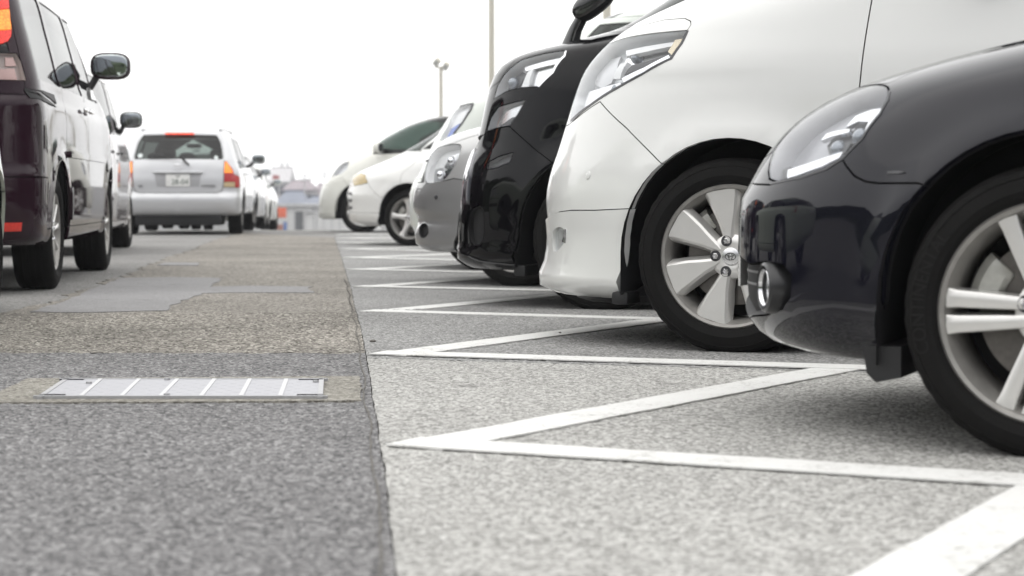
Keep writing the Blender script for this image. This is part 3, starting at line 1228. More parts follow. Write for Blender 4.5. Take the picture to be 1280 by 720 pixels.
# smooth pale repair patch with its tongue, and a smaller strip farther on
sheet('pavement_patch', GP((43, 390), (100, 368), (150, 348), (215, 347), (279, 348), (264, 359), (320, 358), (391, 359), (388, 366), (300, 366), (254, 367), (225, 378), (203, 389), (120, 391)), 0.0035, A_SMOOTH, amp=.018, ds=.10, seed=5)
sheet('pavement_patch', GP((196, 332), (206, 328.5), (250, 329), (247, 332.5)), 0.005, A_SMOOTH, amp=.008, ds=.1, seed=6)

# the stones of the surfacing stand proud where the camera is close: real relief
def relief(name, mat, bottom, top, left, right, cell, amp, seed, z0=.0046, lump=0.0, hole=None):
    """bottom(x)/top(x): depth limits; left(y)/right(y): side limits; cell size grows with distance"""
    g = np.random.default_rng(seed)
    vs = [0.0]
    ymid0 = bottom(0.0); 
    rows = []
    y = ymid0
    ymax = top(0.0)
    while y < ymax:
        rows.append(y); y += y * cell
    rows.append(ymax)
    nr = len(rows)
    tt = (np.array(rows) - ymid0) / (ymax - ymid0)
    w = right(ymid0) - left(ymid0)
    nc = int(w / (ymid0 * cell)) + 1
    uu = np.linspace(0, 1, nc)
    Yg = np.zeros((nr, nc)); Xg = np.zeros((nr, nc))
    for it in range(2):
        for j in range(nr):
            if it == 0:
                yl = yr = rows[j]
                Yg[j, :] = rows[j]
            l = np.interp(Yg[j, 0], left.y, left.x); r = np.interp(Yg[j, -1], right.y, right.x)
            Xg[j] = l + (r - l) * uu
            b_, t_ = bottom(Xg[j]), top(Xg[j])
            Yg[j] = b_ + (t_ - b_) * tt[j]
    Xg += g.uniform(-.3, .3, Xg.shape) * np.minimum(cell * Yg, .02) * ((uu > 0) & (uu < 1))
    h = g.normal(0, 1, Xg.shape)
    k = h.copy()
    for ax in (0, 1):
        k = .5 * k + .25 * np.roll(k, 1, ax) + .25 * np.roll(k, -1, ax)
    k /= k.std()
    h = .35 * k + .75 * h
    if lump:
        q = g.normal(0, 1, (nr // 14 + 2, nc // 10 + 2))
        yi = np.linspace(0, q.shape[0] - 1.001, nr); xi = np.linspace(0, q.shape[1] - 1.001, nc)
        y0, x0 = yi.astype(int), xi.astype(int)
        fy, fx = (yi - y0)[:, None], (xi - x0)[None]
        qq = (q[y0][:, x0] * (1 - fy) * (1 - fx) + q[y0 + 1][:, x0] * fy * (1 - fx) + q[y0][:, x0 + 1] * (1 - fy) * fx + q[y0 + 1][:, x0 + 1] * fy * fx)
        h = h + lump * qq
    Z = z0 + np.clip(h * amp, -2.2 * amp, 2.0 * amp)
    co = np.stack([Xg, Yg, Z], 2).reshape(-1, 3)
    idx = np.arange(nr * nc).reshape(nr, nc)
    q = np.stack([idx[:-1, :-1], idx[:-1, 1:], idx[1:, 1:], idx[1:, :-1]], 2).reshape(-1, 4)
    if hole is not None:
        c = co[q].mean(1)
        q = q[~hole(c[:, 0], c[:, 1])]
    me = bpy.data.meshes.new(name)
    me.vertices.add(len(co)); me.vertices.foreach_set('co', co.ravel())
    me.loops.add(q.size); me.loops.foreach_set('vertex_index', q.ravel().astype(np.int32))
    me.polygons.add(len(q)); me.polygons.foreach_set('loop_start', np.arange(0, q.size, 4, dtype=np.int32))
    me.update(calc_edges=True)
    me.polygons.foreach_set('use_smooth', np.ones(len(q), dtype=bool))
    me.materials.append(mat)
    o = bpy.data.objects.new(name, me)
    link(o); o['kind'] = 'structure'
    return o
class Edge:
    def __init__(s, pts): s.x = [p[0] for p in pts]; s.y = [p[1] for p in pts]
    def __call__(s, y): return float(np.interp(y, s.y, s.x))
def const(v): return lambda x: v + 0 * np.asarray(x) if not np.isscalar(x) else v
LE = Edge(left_edge); RE = Edge(right_edge)
LV = Edge([((-70 - 640) / FPX * y, y) for y in (1.0, 2.4, 4, 6, 8, 12)])
RV = Edge([((1350 - 640) / FPX * y, y) for y in (1.0, 2.4, 4, 6, 8, 12)])
yn = lambda x: y_b + .012 * np.sin(np.asarray(x) * 23) + .006 * np.sin(np.asarray(x) * 71) - .02 * np.asarray(x)
def in_collar(x, y):
    c0, c1 = ground_at(0, 507)[1] - .01, ground_at(0, 474.5)[1] + .012
    xl = np.interp(y, [c0, c1], [ground_at(-30, 507)[0], ground_at(35, 476)[0]])
    xr = np.interp(y, [c0, c1], [ground_at(455, 505)[0], ground_at(448, 474)[0]])
    return (y > c0 + .03) & (y < c1 - .03) & (x > xl + .03) & (x < xr - .02)
relief('patched_pavement', A_NEW, const(2.55), yn, LV, LE, .00145, .0010, 11, .0052, hole=in_collar)
relief('brown_pavement', A_BROWN, yn, const(9.25), LV, LE, .0014, .0016, 12, .0046, lump=.6)
relief('bay_pavement', A_LOTNEAR, const(2.55), lambda x: np.clip(b1[1] + k * (np.asarray(x) - b1[0]), 3.0, 12) if not np.isscalar(x) else float(np.clip(on_b(x), 3.0, 12)), RE, RV, .00145, .0007, 13, .0036)
relief('bay_pavement', A_LOT, lambda x: np.clip(b1[1] + k * (np.asarray(x) - b1[0]), 3.0, 12) if not np.isscalar(x) else float(np.clip(on_b(x), 3.0, 12)), const(9.6), RE, RV, .00145, .0009, 14, .0036)
# a second hairline of dirt beside the seam
hl_ = wobble([(x - .021 - .004 * math.sin(y * 5), y) for x, y in seam_d if 2 < y < 13], .0012, 31)
sheet('pavement_seam', hl_ + [(x + .002 + .002 * abs(math.sin(y * 9)), y) for x, y in hl_][::-1], .0085, CRACK, ds=.3, skirt=.006)

# ------------------------------------------------------------------ the drain: concrete collar, steel frame, cover plates
collar = GP((-30, 507), (-8, 498), (35, 477), (200, 475.5), (330, 475), (448, 474), (455, 504.5), (300, 506), (120, 507))
sheet('drain_collar', collar, 0.0095, A_CONC, amp=.006, ds=.07, seed=8)
tl, tr_, br, bl_ = [Vector((*q, 0)) for q in GP((80.6, 480), (405, 480), (403.5, 503), (47, 503))]
STEEL = simple('galvanised_steel', (.39, .39, .415), .55, .2, bump=.05, bscale=120, var=.07)
STEELD = simple('galvanised_worn', (.40, .40, .41), .5, .4, bump=.1, bscale=90, var=.2)
STEELRIB = simple('steel_rib', (.54, .54, .55), .45, .2, var=.1, bscale=90)
dr = bpy.data.objects.new('drain_cover', None)
COL.objects.link(dr)
dr.location = (tl + tr_ + br + bl_) / 4 + Vector((0, 0, .004))
tag(dr, 'pale galvanised steel drain cover of narrow plates set in a concrete collar', 'drain cover')
o0 = Vector(dr.location)
def bil(u, v):
    w = (tl * (1 - u) + tr_ * u) * (1 - v) + (bl_ * (1 - u) + br * u) * v - o0
    return Vector((w.x, w.y, 0))
m = MB()
for (a, b) in (((0, 0), (1, 0)), ((1, 0), (1, 1)), ((1, 1), (0, 1)), ((0, 1), (0, 0))):
    p, q = bil(*a), bil(*b)
    d = (q - p).normalized(); n = Vector((-d.y, d.x, 0))
    vv = [p - d * .012 - n * .0, q + d * .012 - n * .0, q + d * .012 + n * -.014, p - d * .012 + n * -.014]
    vv2 = [w + Vector((0, 0, .004)) for w in vv] + [w + Vector((0, 0, .0135)) for w in vv]
    m.add(vv2, [(0, 1, 2, 3)[::-1], (4, 5, 6, 7), (0, 1, 5, 4), (1, 2, 6, 5), (2, 3, 7, 6), (3, 0, 4, 7)])
m.build('frame', STEELD, dr, smooth=False)
spl = [(.0, .0), (.318, .270), (.138 + 0, .0)]
us_t = [.008, .142, .290, .437, .580, .716, .856, .992]
us_b = [.008, .150, .292, .430, .572, .712, .850, .992]
def up(u0, v0, u1, v1, u2, v2, u3, v3, z0, z1):
    q = [bil(u0, v0), bil(u1, v1), bil(u2, v2), bil(u3, v3)]
    return [w + Vector((0, 0, z0)) for w in q] + [w + Vector((0, 0, z1)) for w in q]
BX = [(3, 2, 1, 0), (4, 5, 6, 7), (0, 1, 5, 4), (1, 2, 6, 5), (2, 3, 7, 6), (3, 0, 4, 7)]
for i in range(7):
    e = .004
    a0, a1, b0, b1_ = us_t[i] + e, us_t[i + 1] - e, us_b[i] + e, us_b[i + 1] - e
    mm = MB()
    mm.add(up(b0, .985, b1_, .985, a1, .015, a0, .015, .004, .0115), BX)
    # raised checker pads
    nx_, ny_ = 4, 10
    for ix in range(nx_):
        for iy in range(ny_):
            if (ix + iy) % 2: continue
            def q(fu, fv):
                v_ = .02 + .96 * fv
                return ((a0 + (a1 - a0) * fu) * (1 - v_) + (b0 + (b1_ - b0) * fu) * v_, v_)
            u0, v0 = q((ix + .12) / nx_, (iy + .88) / ny_); u1, v1 = q((ix + .88) / nx_, (iy + .88) / ny_)
            u2, v2 = q((ix + .88) / nx_, (iy + .12) / ny_); u3, v3 = q((ix + .12) / nx_, (iy + .12) / ny_)
            mm.add(up(u0, v0, u1, v1, u2, v2, u3, v3, .0115, .0118), BX)
    mm.build('cover_plate', STEEL, dr, smooth=False)
    if i:
        t, b_ = us_t[i], us_b[i]
        MB().add(up(b_ - .008, .985, b_ + .008, .985, t + .008, .015, t - .008, .015, .0119, .0135), BX).build('rib', STEELRIB, dr, smooth=False)
for (u, v) in ((.035, .07), (.045, .93), (.95, .07), (.955, .93), (.12, .30), (.97, .22), (.45, .95), (.40, .08)):
    c = bil(u, v)
    if u in (.12, .97, .45, .40):
        MB().lathe([(.0, .0185), (.008, .018), (.009, .012)], 10, 'z', c=(c.x, c.y, 0)).build('bolt', STEELD, dr)
    else:
        MB().box((c.x - .035, c.y - .004, .010), (c.x + .035, c.y + .004, .0150)).build('lifting_slot', LAMPDARK, dr, smooth=False)

# ------------------------------------------------------------------ zigzag bay lines
def road_paint():
    m, nt, b = new_mat('road_paint')
    L = nt.links
    t = nt.nodes.new('ShaderNodeTexCoord')
    v = nt.nodes.new('ShaderNodeTexNoise'); v.inputs['Scale'].default_value = 70; v.inputs['Detail'].default_value = 6; v.inputs['Roughness'].default_value = .7
    n = nt.nodes.new('ShaderNodeTexNoise'); n.inputs['Scale'].default_value = 5; n.inputs['Detail'].default_value = 6
    L.new(t.outputs['Object'], v.inputs['Vector']); L.new(t.outputs['Object'], n.inputs['Vector'])
    a = nt.nodes.new('ShaderNodeMath'); a.operation = 'MULTIPLY_ADD'; a.inputs[1].default_value = .5
    L.new(n.outputs['Fac'], a.inputs[0]); L.new(v.outputs['Fac'], a.inputs[2])
    cr = nt.nodes.new('ShaderNodeValToRGB')
    e = cr.color_ramp.elements
    e[0].position = .52; e[0].color = (.30, .295, .28, 1)
    e[1].position = .62; e[1].color = (.57, .565, .545, 1)
    x = e.new(.75); x.color = (.68, .677, .662, 1)
    L.new(a.outputs[0], cr.inputs[0]); L.new(cr.outputs[0], b.inputs['Base Color'])
    b.inputs['Roughness'].default_value = .7
    bp = nt.nodes.new('ShaderNodeBump'); bp.inputs['Strength'].default_value = .35; bp.inputs['Distance'].default_value = .003
    L.new(v.outputs['Fac'], bp.inputs['Height']); L.new(bp.outputs[0], b.inputs['Normal'])
    return m
ROADPAINT = road_paint()
Lv = GP((480, 561), (459, 445.5), (449, 390.3), (439.5, 359), (432, 337.5), (427.5, 322.5), (423, 311.5))
Lv = [(.08, 2.08)] + [tuple(p) for p in Lv]
for i in range(5): Lv.append((Lv[-1][0] - .245, Lv[-1][1] + 2.57))
Rv = [(1.045, 3.755), (1.05, 6.30), (.70, 8.80)]
for i in range(9): Rv.append((Rv[-1][0] - .235, Rv[-1][1] + 2.57))
def stroke(p, q, w, name='bay_line', seed=0, z=.004):
    p, q = Vector(p), Vector(q)
    d = (q - p).normalized(); n = Vector((-d.y, d.x)) * w / 2
    sheet(name, [tuple(p - n), tuple(q - n), tuple(q + n), tuple(p + n)], z, ROADPAINT, amp=.0022, ds=.05, seed=seed, skirt=.004)
for i in range(len(Lv) - 1):
    if i + 1 < len(Lv) and i < len(Rv):
        sl = (Vector(Rv[i]) - Vector(Lv[i])).normalized()
        pv = Vector(Rv[i - 1]) if i else Vector((1.29, 1.2))
        ba = (pv - Vector(Lv[i])).normalized()
        C = Vector(Lv[i]) + (sl + ba).normalized() * .115
        nz = .0085 if Lv[i][1] < 9 else .0042
        stroke(C - sl * .075, Rv[i], .145, 'zigzag_line', 20 + i, nz)          # the slanting leg
        if i:
            e = C + (pv - C) * 1.08
            if i == 2: e = C + (pv - C) * 1.13
            stroke(C - ba * .08, e, .15, 'bay_line', 60 + i, nz + .0022)
# oil spots and a lost nut of dirt
for (px_, py_, r_) in ((466, 429, .012), (700, 419, .006)):
    c = ground_at(px_, py_)
    tag(MB().sup((c.x, c.y, .008), (r_, r_ * 1.3, .006), 2.2, 10, 6).build('pebble', CRACK), 'tiny dark pebble lying on the grey bay pavement' if px_ < 500 else 'tiny dark crumb of asphalt near the white slanting bay line', 'pebble')

# ------------------------------------------------------------------ the parked row on the right
ROTR = R_(-23.0)
GROW = 'cars parked nose-out in the bay row'
def close_car(b, hubs, r, zc, liner_depth=.33):
    for x in hubs: liner(b, x, zc, r, liner_depth)
    under(b, hubs, r + .02)

PW = paint('pearl_white_paint', (.74, .745, .73), rough=.3, dust=.22)
PK = paint('black_paint', (.006, .006, .011), rough=.3, dust=.012, ior=1.39)
PK2 = paint('deep_black_paint', (.0025, .0025, .0035), rough=.3, dust=.012, ior=1.34)
PKP = paint('black_violet_paint', (.021, .0075, .014), rough=.3, dust=.02, ior=1.40)
PS_ = paint('silver_paint', (.50, .50, .50), .55, .38, dust=.12)
PGW = paint('green_white_paint', (.66, .70, .65), rough=.35, dust=.15)
PW2 = paint('plain_white_paint', (.80, .80, .78), rough=.35, dust=.2)
PBE = paint('cream_white_paint', (.76, .76, .70), rough=.35, dust=.2)

# ---- 1: black hatchback, nearest
def black_hatch():
    L, hx = 4.2, .87
    root = root_at('hatchback', L, hx, -1, .875, (1.112, 4.12), ROTR)
    tag(root, 'black hatchback with twin-spoke alloy wheel, nearest car at the right edge', 'car', GROW)
    rows = [(.175, .16, 4.08, .78, 1.05, 2.3, .6, 3), (.20, .09, 4.12, .83, 1.05, 2.3, .6, 3), (.25, .045, 4.15, .86, 1.05, 2.3, .6, 3),
            (.31, .02, 4.18, .876, 1.05, 2.3, .6, 3), (.43, .0, 4.2, .886, 1.05, 2.3, .6, 3), (.53, .0, 4.2, .892, 1.05, 2.3, .6, 3),
            (.58, .025, 4.2, .893, 1.05, 2.3, .6, 3), (.65, .075, 4.19, .892, 1.05, 2.3, .6, 3), (.72, .145, 4.17, .888, 1.05, 2.3, .6, 3),
            (.785, .25, 4.15, .875, 1.0, 2.3, .6, 3), (.84, .40, 4.14, .855, .95, 2.3, .6, 3), (.89, .60, 4.12, .83, .9, 2.3, .6, 3),
            (.94, .86, 4.1, .80, .85, 2.4, .6, 3), (.99, 1.08, 4.06, .775, .8, 2.5, .6, 3), (1.2, 1.5, 3.96, .72, .7, 2.6, .5, 3),
            (1.38, 1.95, 3.8, .64, .6, 2.6, .5, 3), (1.45, 2.25, 3.65, .55, .5, 2.5, .5, 2.6), (1.48, 2.7, 3.2, .3, .3, 2.2, .3, 2.2)]
    b = Body('hatchback', rows, -1, root, L, ds=.042, nose=[(.2, -.03), (.34, -.03), (.45, -.005), (.6, -.005), (.7, -.018), (.95, -.02), (1.1, 0)])
    b.paint = PK
    # bumper, bonnet and glass
    b.region('front_bumper', [(0, 0), b.U(0, .585)] + b.pxs((963, 231), (985, 224), (1010, 217), (1031, 210), (1052, 198), (1058, 208), (1068, 220), (1082, 227), (1098, 229), (1150, 229)) + [b.X(.87, .5), b.X(.87, 0)], PK, 'center')
    b.region('bonnet', [b.U(0, .60), b.px(966, 190), b.px(1013, 140), b.px(1071, 109), b.px(1111, 104), b.px(1180, 77), b.px(1275, 52), b.X(1.16, .935), b.U(.6, .99), b.U(0, .985)], PK, 'center')
    b.region('windscreen', [b.U(0, 1.01), b.U(.62, 1.01), b.U(.6, 1.40), b.U(0, 1.41)], TINT, 'glassc')
    greenhouse(b, .97, 1.36, 1.42, 2.05, 3.75, 3.45, (1.3, 2.35, 3.2), TINT)
    b.region('rear_window', [b.UR(0, 1.0), b.UR(.62, 1.0), b.UR(.6, 1.36), b.UR(0, 1.38)], TINT, 'glassc')
    # lower grille and its black surround
    b.region('lower_grille', [b.U(0, .31)] + b.pxs((934, 398), (958, 394), (978, 386), (987, 372), (989, 345), (980, 332), (960, 327), (938, 330)) + [b.U(0, .445)], BLACK, 'center', off=-.035, flange=-.034)
    lamp = chaikin([b.px(*q) for q in ((962.5, 229), (960.5, 208), (970, 184), (989, 161), (1013, 140.5), (1044, 122), (1071, 110), (1096, 105.5), (1109, 107), (1112, 113), (1109.5, 124), (1099, 142), (1077, 172), (1053, 197), (1031, 211), (1001, 221))], 1)
    b.region('headlamp', lamp, LENS, 'lamp', depth=.055, hmat=simple('lamp_mid', (.34, .34, .36), .3, .35))
    b.region('tail_lamp', [b.UR(.55, .86), b.X(3.98, .86), b.X(3.9, 1.0), b.UR(.6, 1.0)], lit('tail_red', (.45, .01, .01), None, 0), 'side')
    b.arch(hx, .325, .362, .030, fw=.055); b.arch(3.445, .325, .362, .030, fw=.055)
    out = b.build()
    close_car(b, (hx, 3.445), .366, .325)
    hl = out['headlamp']
    # inside the lamp: twin projectors under chrome brows, a chrome step, an amber-free sidelight
    b.patch(b.pxs((1016, 168), (1025, 158), (1050, 151), (1050, 160), (1040, 176), (1036, 188), (1020, 186)), 'reflector', LAMPDARK, hl, -.045, .01)
    b.patch(b.pxs((1048, 150), (1060, 136), (1076, 136), (1068, 158), (1056, 172), (1047, 166)), 'reflector', LAMPDARK, hl, -.045, .01)
    b.patch(b.pxs((1014, 166), (1022, 156), (1036, 152), (1052, 150), (1050, 155), (1030, 160)), 'lamp_brow', CHROME, hl, -.03, .012)
    b.patch(b.pxs((1046, 147), (1060, 131), (1080, 123), (1103, 120), (1098, 130), (1080, 150), (1066, 165), (1075, 140), (1062, 139)), 'lamp_brow', CHROME, hl, -.032, .012)
    b.patch(b.pxs((975, 207), (1000, 199), (1045, 184), (1040, 192), (1018, 203), (990, 213), (974, 218)), 'light_bar', CHROME, hl, -.022, .02)
    b.patch(b.pxs((962.5, 229), (1001, 221), (1031, 211), (1053, 197), (1077, 172), (1099, 142), (1109.5, 124), (1112, 113), (1113.5, 114), (1111, 125), (1100.5, 143.5), (1078.5, 174), (1054, 199), (1032, 213), (1002, 223), (963, 231)), 'lamp_seal', LAMPDARK, hl, .0015, .004, ds=.02)
    b.patch(b.pxs((965, 205), (974, 200), (974, 220), (965, 226)), 'reflector', LAMPDARK, hl, -.03, .01)
    for i, sd in enumerate((-1, 1)):
        for q in ((1029, 172), (1058, 155)):
            p, n = b.at(b.px(*q), -.052, sd)
            MB().sup((0, 0, 0), (.022, .022, .022), 2, 14, 8).build('projector', simple('projector_glass', (.2, .22, .25), .05, .4, coat=1), hl[i], loc=p)
    # fog lamp in a protruding black pod, grille slats
    for sd in (-1, 1):
        p, n = b.at(b.px(958, 359), 0, sd)
        ax = Vector((-1, sd * .62, 0)).normalized()
        rot = Vector((0, 1, 0)).rotation_difference(ax).to_matrix().to_4x4()
        M = Matrix.Translation(p + Vector((.012, sd * .004, 0))) @ rot
        pod = MB().lathe([(.060, -.10), (.062, -.05), (.062, .0), (.058, .016), (.052, .020), (.049, .012), (.046, -.02)], 36)
        pod.v = [tuple(M @ Vector(q)) for q in pod.v]
        pd = pod.build('fog_lamp', simple('soft_black', (.018, .018, .02), .38, coat=.3), root)
        ri = MB().lathe([(.046, .012), (.043, .018), (.040, .010)], 32); ri.v = [tuple(M @ Vector(q)) for q in ri.v]
        ri.build('bezel', CHROME, pd)
        le = MB().lathe([(.041, .002), (.03, .006), (.0, .008)], 28); le.v = [tuple(M @ Vector(q)) for q in le.v]
        le.build('lens', simple('fog_glass', (.42, .43, .44), .1, .6, coat=1), pd)
    for k in range(4):
        z = .335 + k * .030
        pts = []
        for y in np.linspace(-.60, .60, 25):
            pv = b.Y(abs(y), z); p, n = b.at(pv, -.026, 1 if y >= 0 else -1); pts.append(p)
        MB().tube(pts, .004, 6).build('grille_slat', simple('grey_slat', (.16, .16, .165), .35), root)
    b.patch(b.pxs((1110, 214.5), (1125, 214), (1132, 215.5), (1124, 217.5), (1110, 217)), 'side_marker', LAMPDARK, None, .003, .004)
    # the black deflector ahead of the front wheels and lower apron
    for sd in (-1, 1):
        y0, y1 = sd * .55, sd * .835
        x0 = hx - L / 2
        pr = [(-.402, .225), (-.392, .165), (-.372, .146), (-.318, .158), (-.318, .225)]
        v_ = [(x0 + q, y0, z) for q, z in pr] + [(x0 + q, y1, z) for q, z in pr]
        n_ = len(pr)
        f_ = [tuple(range(n_)), tuple(range(2 * n_ - 1, n_ - 1, -1))] + [(k, k + n_, (k + 1) % n_ + n_, (k + 1) % n_) for k in range(n_)]
        mk('air_deflector', v_, f_, BLACK, root, smooth=False)
    w = dict(n=5, kind='twin', a0=PI, dish=.008, l0=.3, cal=2.75)
    for x in (hx, 3.445):
        for sd in (-1, 1): o = add_wheel(b, 'hatch', x, sd, .875, .313, .230, .215, w, seg=120)
    # maker's name moulded in the tyre wall of each wheel
    v, f = text_geo('CONTINENTAL', .042)
    for o in [c for c in root.children if c.name.startswith('wheel') and 'liner' not in c.name]:
        rr_ = .2725
        vv = []
        for x, y, z in v:
            a = PI * .95 - x / rr_ * .92
            r = rr_ + y
            vv.append((r * math.cos(a), -.215 / 2 - .0085, r * math.sin(a)))
        mk('tyre_lettering', vv, [q[::-1] for q in f], simple('tyre_letters', (.0145, .0142, .014), .8, spec=.2), o, smooth=False)
    mirror_part(b, b.X(1.5, .98), .10, (.09, .11, .075), PK)
    handles(b, (2.2, 3.1), .84)
    plate(b, Vector((-L / 2 - .008, 0, .40)), -PI / 2, '', parent=root)
    seats(b, (2.1, 3.0), (-.37, .37))
    return b
black_hatch()

# ---- 2: pearl white minivan
def minivan(name, label, hub, paint_, style, upper=None):
    L, hx = 4.85, .905
    root = root_at(name, L, hx, -1, .90, hub, ROTR)
    tag(root, label, 'minivan', GROW)
    return root, L, hx

def white_minivan():
    L, hx = 4.85, .905
    root = root_at('minivan', L, hx, -1, .895, (.752, 6.94), ROTR)
    tag(root, 'pearl white minivan with seven-spoke alloy wheel and tall slanting headlamp', 'minivan', GROW)
    rows = [(.185, .05, 4.80, .86, 1.15, 2.5, .5, 3.4), (.20, -.005, 4.82, .885, 1.15, 2.5, .5, 3.4), (.225, -.03, 4.83, .90, 1.15, 2.5, .5, 3.4),
            (.30, .0, 4.84, .905, 1.15, 2.5, .5, 3.4), (.39, .012, 4.85, .908, 1.15, 2.5, .5, 3.4), (.53, .0, 4.85, .914, 1.15, 2.5, .5, 3.4),
            (.62, .018, 4.85, .916, 1.15, 2.5, .5, 3.4), (.72, .062, 4.84, .915, 1.15, 2.5, .5, 3.4), (.82, .105, 4.84, .912, 1.15, 2.5, .5, 3.4),
            (.94, .150, 4.83, .908, 1.15, 2.5, .5, 3.4), (1.02, .19, 4.83, .902, 1.1, 2.5, .5, 3.4), (1.09, .25, 4.82, .892, 1.1, 2.5, .5, 3.4),
            (1.165, .35, 4.82, .88, 1.05, 2.5, .5, 3.4), (1.225, .48, 4.81, .87, 1.0, 2.5, .5, 3.4), (1.295, .68, 4.8, .855, .9, 2.6, .5, 3.4), (1.36, .86, 4.79, .84, .8, 2.7, .5, 3.4),
            (1.55, 1.2, 4.75, .77, .6, 2.8, .5, 3.4), (1.78, 1.62, 4.66, .69, .5, 2.8, .5, 3.2), (1.86, 1.9, 4.5, .58, .5, 2.6, .5, 2.8), (1.89, 2.5, 4.0, .3, .4, 2.2, .4, 2.2)]
    b = Body('minivan', rows, -1, root, L, ds=.046, nose=[(.2, -.04), (.5, -.04), (.65, -.045), (.8, -.062), (1.1, -.075), (1.32, -.09), (1.6, -.03)])
    b.paint = PW
    b.region('front_bumper', [(0, 0), b.U(0, .80)] + b.pxs((711, 156), (722, 147), (750, 127), (783, 160), (815, 192), (840, 215)) + [b.X(.905, .5), b.X(.905, 0)], PW, 'center')
    b.region('bumper_skirt', [(0, 0), b.U(0, .47)] + b.pxs((684, 276), (690, 270), (700, 265), (715, 263), (745, 263), (790, 261)) + [b.X(.7, .46), b.X(.7, 0)], PW, 'center', off=.010, gap=.001, flange=.03)
    b.region('bonnet', [b.U(0, .86), b.px(728, 95), b.px(741, 66), b.px(775, 41), b.px(808, 22), b.px(838, 4), b.X(1.15, 1.29), b.U(.6, 1.36), b.U(0, 1.355)], PW, 'center')
    b.region('windscreen', [b.U(0, 1.37), b.U(.66, 1.37), b.U(.66, 1.80), b.U(0, 1.81)], TINT, 'glassc')
    greenhouse(b, 1.22, 1.70, 1.72, 1.92, 4.7, 4.55, (1.43, 2.55, 3.7, 4.4), TINT, sill=.33, front=b.smooth(b.pxs((1093, -22), (1090, 2), (1087.5, 16), (1084.5, 33), (1081.5, 52), (1078.5, 72), (1076, 90), (1074, 108), (1072, 130), (1070, 170), (1069, 210))) + [b.X(1.345, .50), b.X(1.36, .33)])
    b.region('tailgate', [b.UR(0, .6), b.UR(.6, .6), b.UR(.62, 1.8), b.UR(0, 1.82)], PW, 'center')
    b.region('rear_window', [b.UR(0, 1.1), b.UR(.56, 1.1), b.UR(.55, 1.72), b.UR(0, 1.74)], TINT, 'glassc')
    brow = b.pxs((742.5, 62), (757, 51), (778, 40), (800, 33), (830, 25), (856, 23), (863, 26.5), (863.5, 31), (859, 38), (838, 40), (812, 43), (785, 47), (757, 56))
    b.region('headlamp_trim', brow, PW, gap=.0018)
    lamp = b.pxs((712.5, 152), (716.5, 124), (725, 94), (733.5, 75.5), (742.5, 63.5), (757, 55.5), (785, 46.5), (815.5, 41.7), (858.6, 37.7), (848, 57), (838, 72), (801.7, 92), (763, 113), (738, 130), (722, 146))
    b.region('headlamp', lamp, LENS, 'lamp', depth=.062, hmat=BEZEL)
    b.region('fog_recess', chaikin(b.pxs((693, 292), (698, 284), (707, 284), (710, 292), (708, 304), (700, 314), (694, 316)), 2), LENS, 'lamp', depth=.03, hmat=PW)
    b.region('tail_lamp', [b.UR(.72, .85), b.X(4.72, .85), b.X(4.7, 1.45), b.UR(.72, 1.45)], lit('tail_red', (.45, .01, .01), None, 0), 'side')
    b.arch(hx, .348, .398, .012, spread=.045); b.arch(3.855, .348, .398, .012)
    out = b.build()
    close_car(b, (hx, 3.855), .402, .348)
    hl = out['headlamp']
    # lamp interior
    b.patch(b.pxs((718, 140), (724, 112), (738, 108), (766, 101), (768, 108), (740, 126), (724, 142)), 'reflector', SATIN, hl, -.035, .02)
    b.patch(b.pxs((765, 70), (770, 58), (795, 53), (830, 47), (846, 45), (838, 62), (800, 70), (775, 76)), 'reflector', CHROME, hl, -.06, .02)
    b.patch(b.pxs((775, 57), (800, 52), (838, 47), (836, 52), (800, 59), (776, 64)), 'light_bar', simple('lamp_white', (.8, .8, .8), .3), hl, -.03, .02)
    b.patch(b.pxs((829, 60), (838, 45), (850, 43), (842, 60), (836, 66)), 'turn_reflector', simple('lamp_warm', (.55, .48, .36), .2, .6), hl, -.028, .02)
    b.patch(b.pxs((772, 92), (782, 77), (826, 66), (800, 80)), 'reflector', LAMPDARK, hl, -.03, .03)
    b.patch(b.pxs((759, 97), (769, 75), (778, 73), (768, 97)), 'light_bar', simple('lamp_white', (.8, .8, .8), .3), hl, -.026, .02)
    b.patch(b.pxs((772, 97), (800, 83), (832, 66), (834, 70), (802, 88), (775, 102)), 'light_bar', CHROME, hl, -.018, .02)
    b.patch(b.pxs((728, 100), (738, 76), (752, 63), (764, 60), (758, 80), (750, 100), (738, 106)), 'reflector', LAMPGREY, hl, -.05, .02)
    # dark lower edge of the lamp
    b.patch(b.pxs((713, 151), (738, 130), (763, 113), (802, 92), (838, 72), (850, 55), (858, 39), (861, 38), (853, 55), (840, 74), (803, 94), (764, 115.5), (739, 132), (716, 152)), 'lamp_seal', LAMPDARK, hl, .0015, .004, ds=.02)
    for i, sd in enumerate((-1, 1)):
        for q, r in (((757, 108), .026), ((783, 62), .022)):
            p, n = b.at(b.px(*q), -.055, sd)
            MB().sup((0, 0, 0), (r, r, r), 2, 16, 10).build('projector', simple('projector_glass', (.2, .22, .25), .05, .4, coat=1), hl[i], loc=p)
    # corner sensor
    for sd in (-1, 1):
        p, n = b.at(b.px(735, 219), 0, sd)
        rot = Vector((0, 1, 0)).rotation_difference(n).to_matrix().to_4x4()
        m = MB().lathe([(.0155, -.006), (.0155, .0012), (.0135, .0022), (.0125, .0008), (.0118, .002), (.006, .003), (0, .003)], 24)
        m.v = [tuple(Matrix.Translation(p) @ rot @ Vector(q)) for q in m.v]
        m.build('parking_sensor', PW, root)
    b.patch(b.pxs((706, 302), (709, 286), (711, 286), (710, 304)), 'fog_trim', CHROME, None, .012, .006, ds=.02)
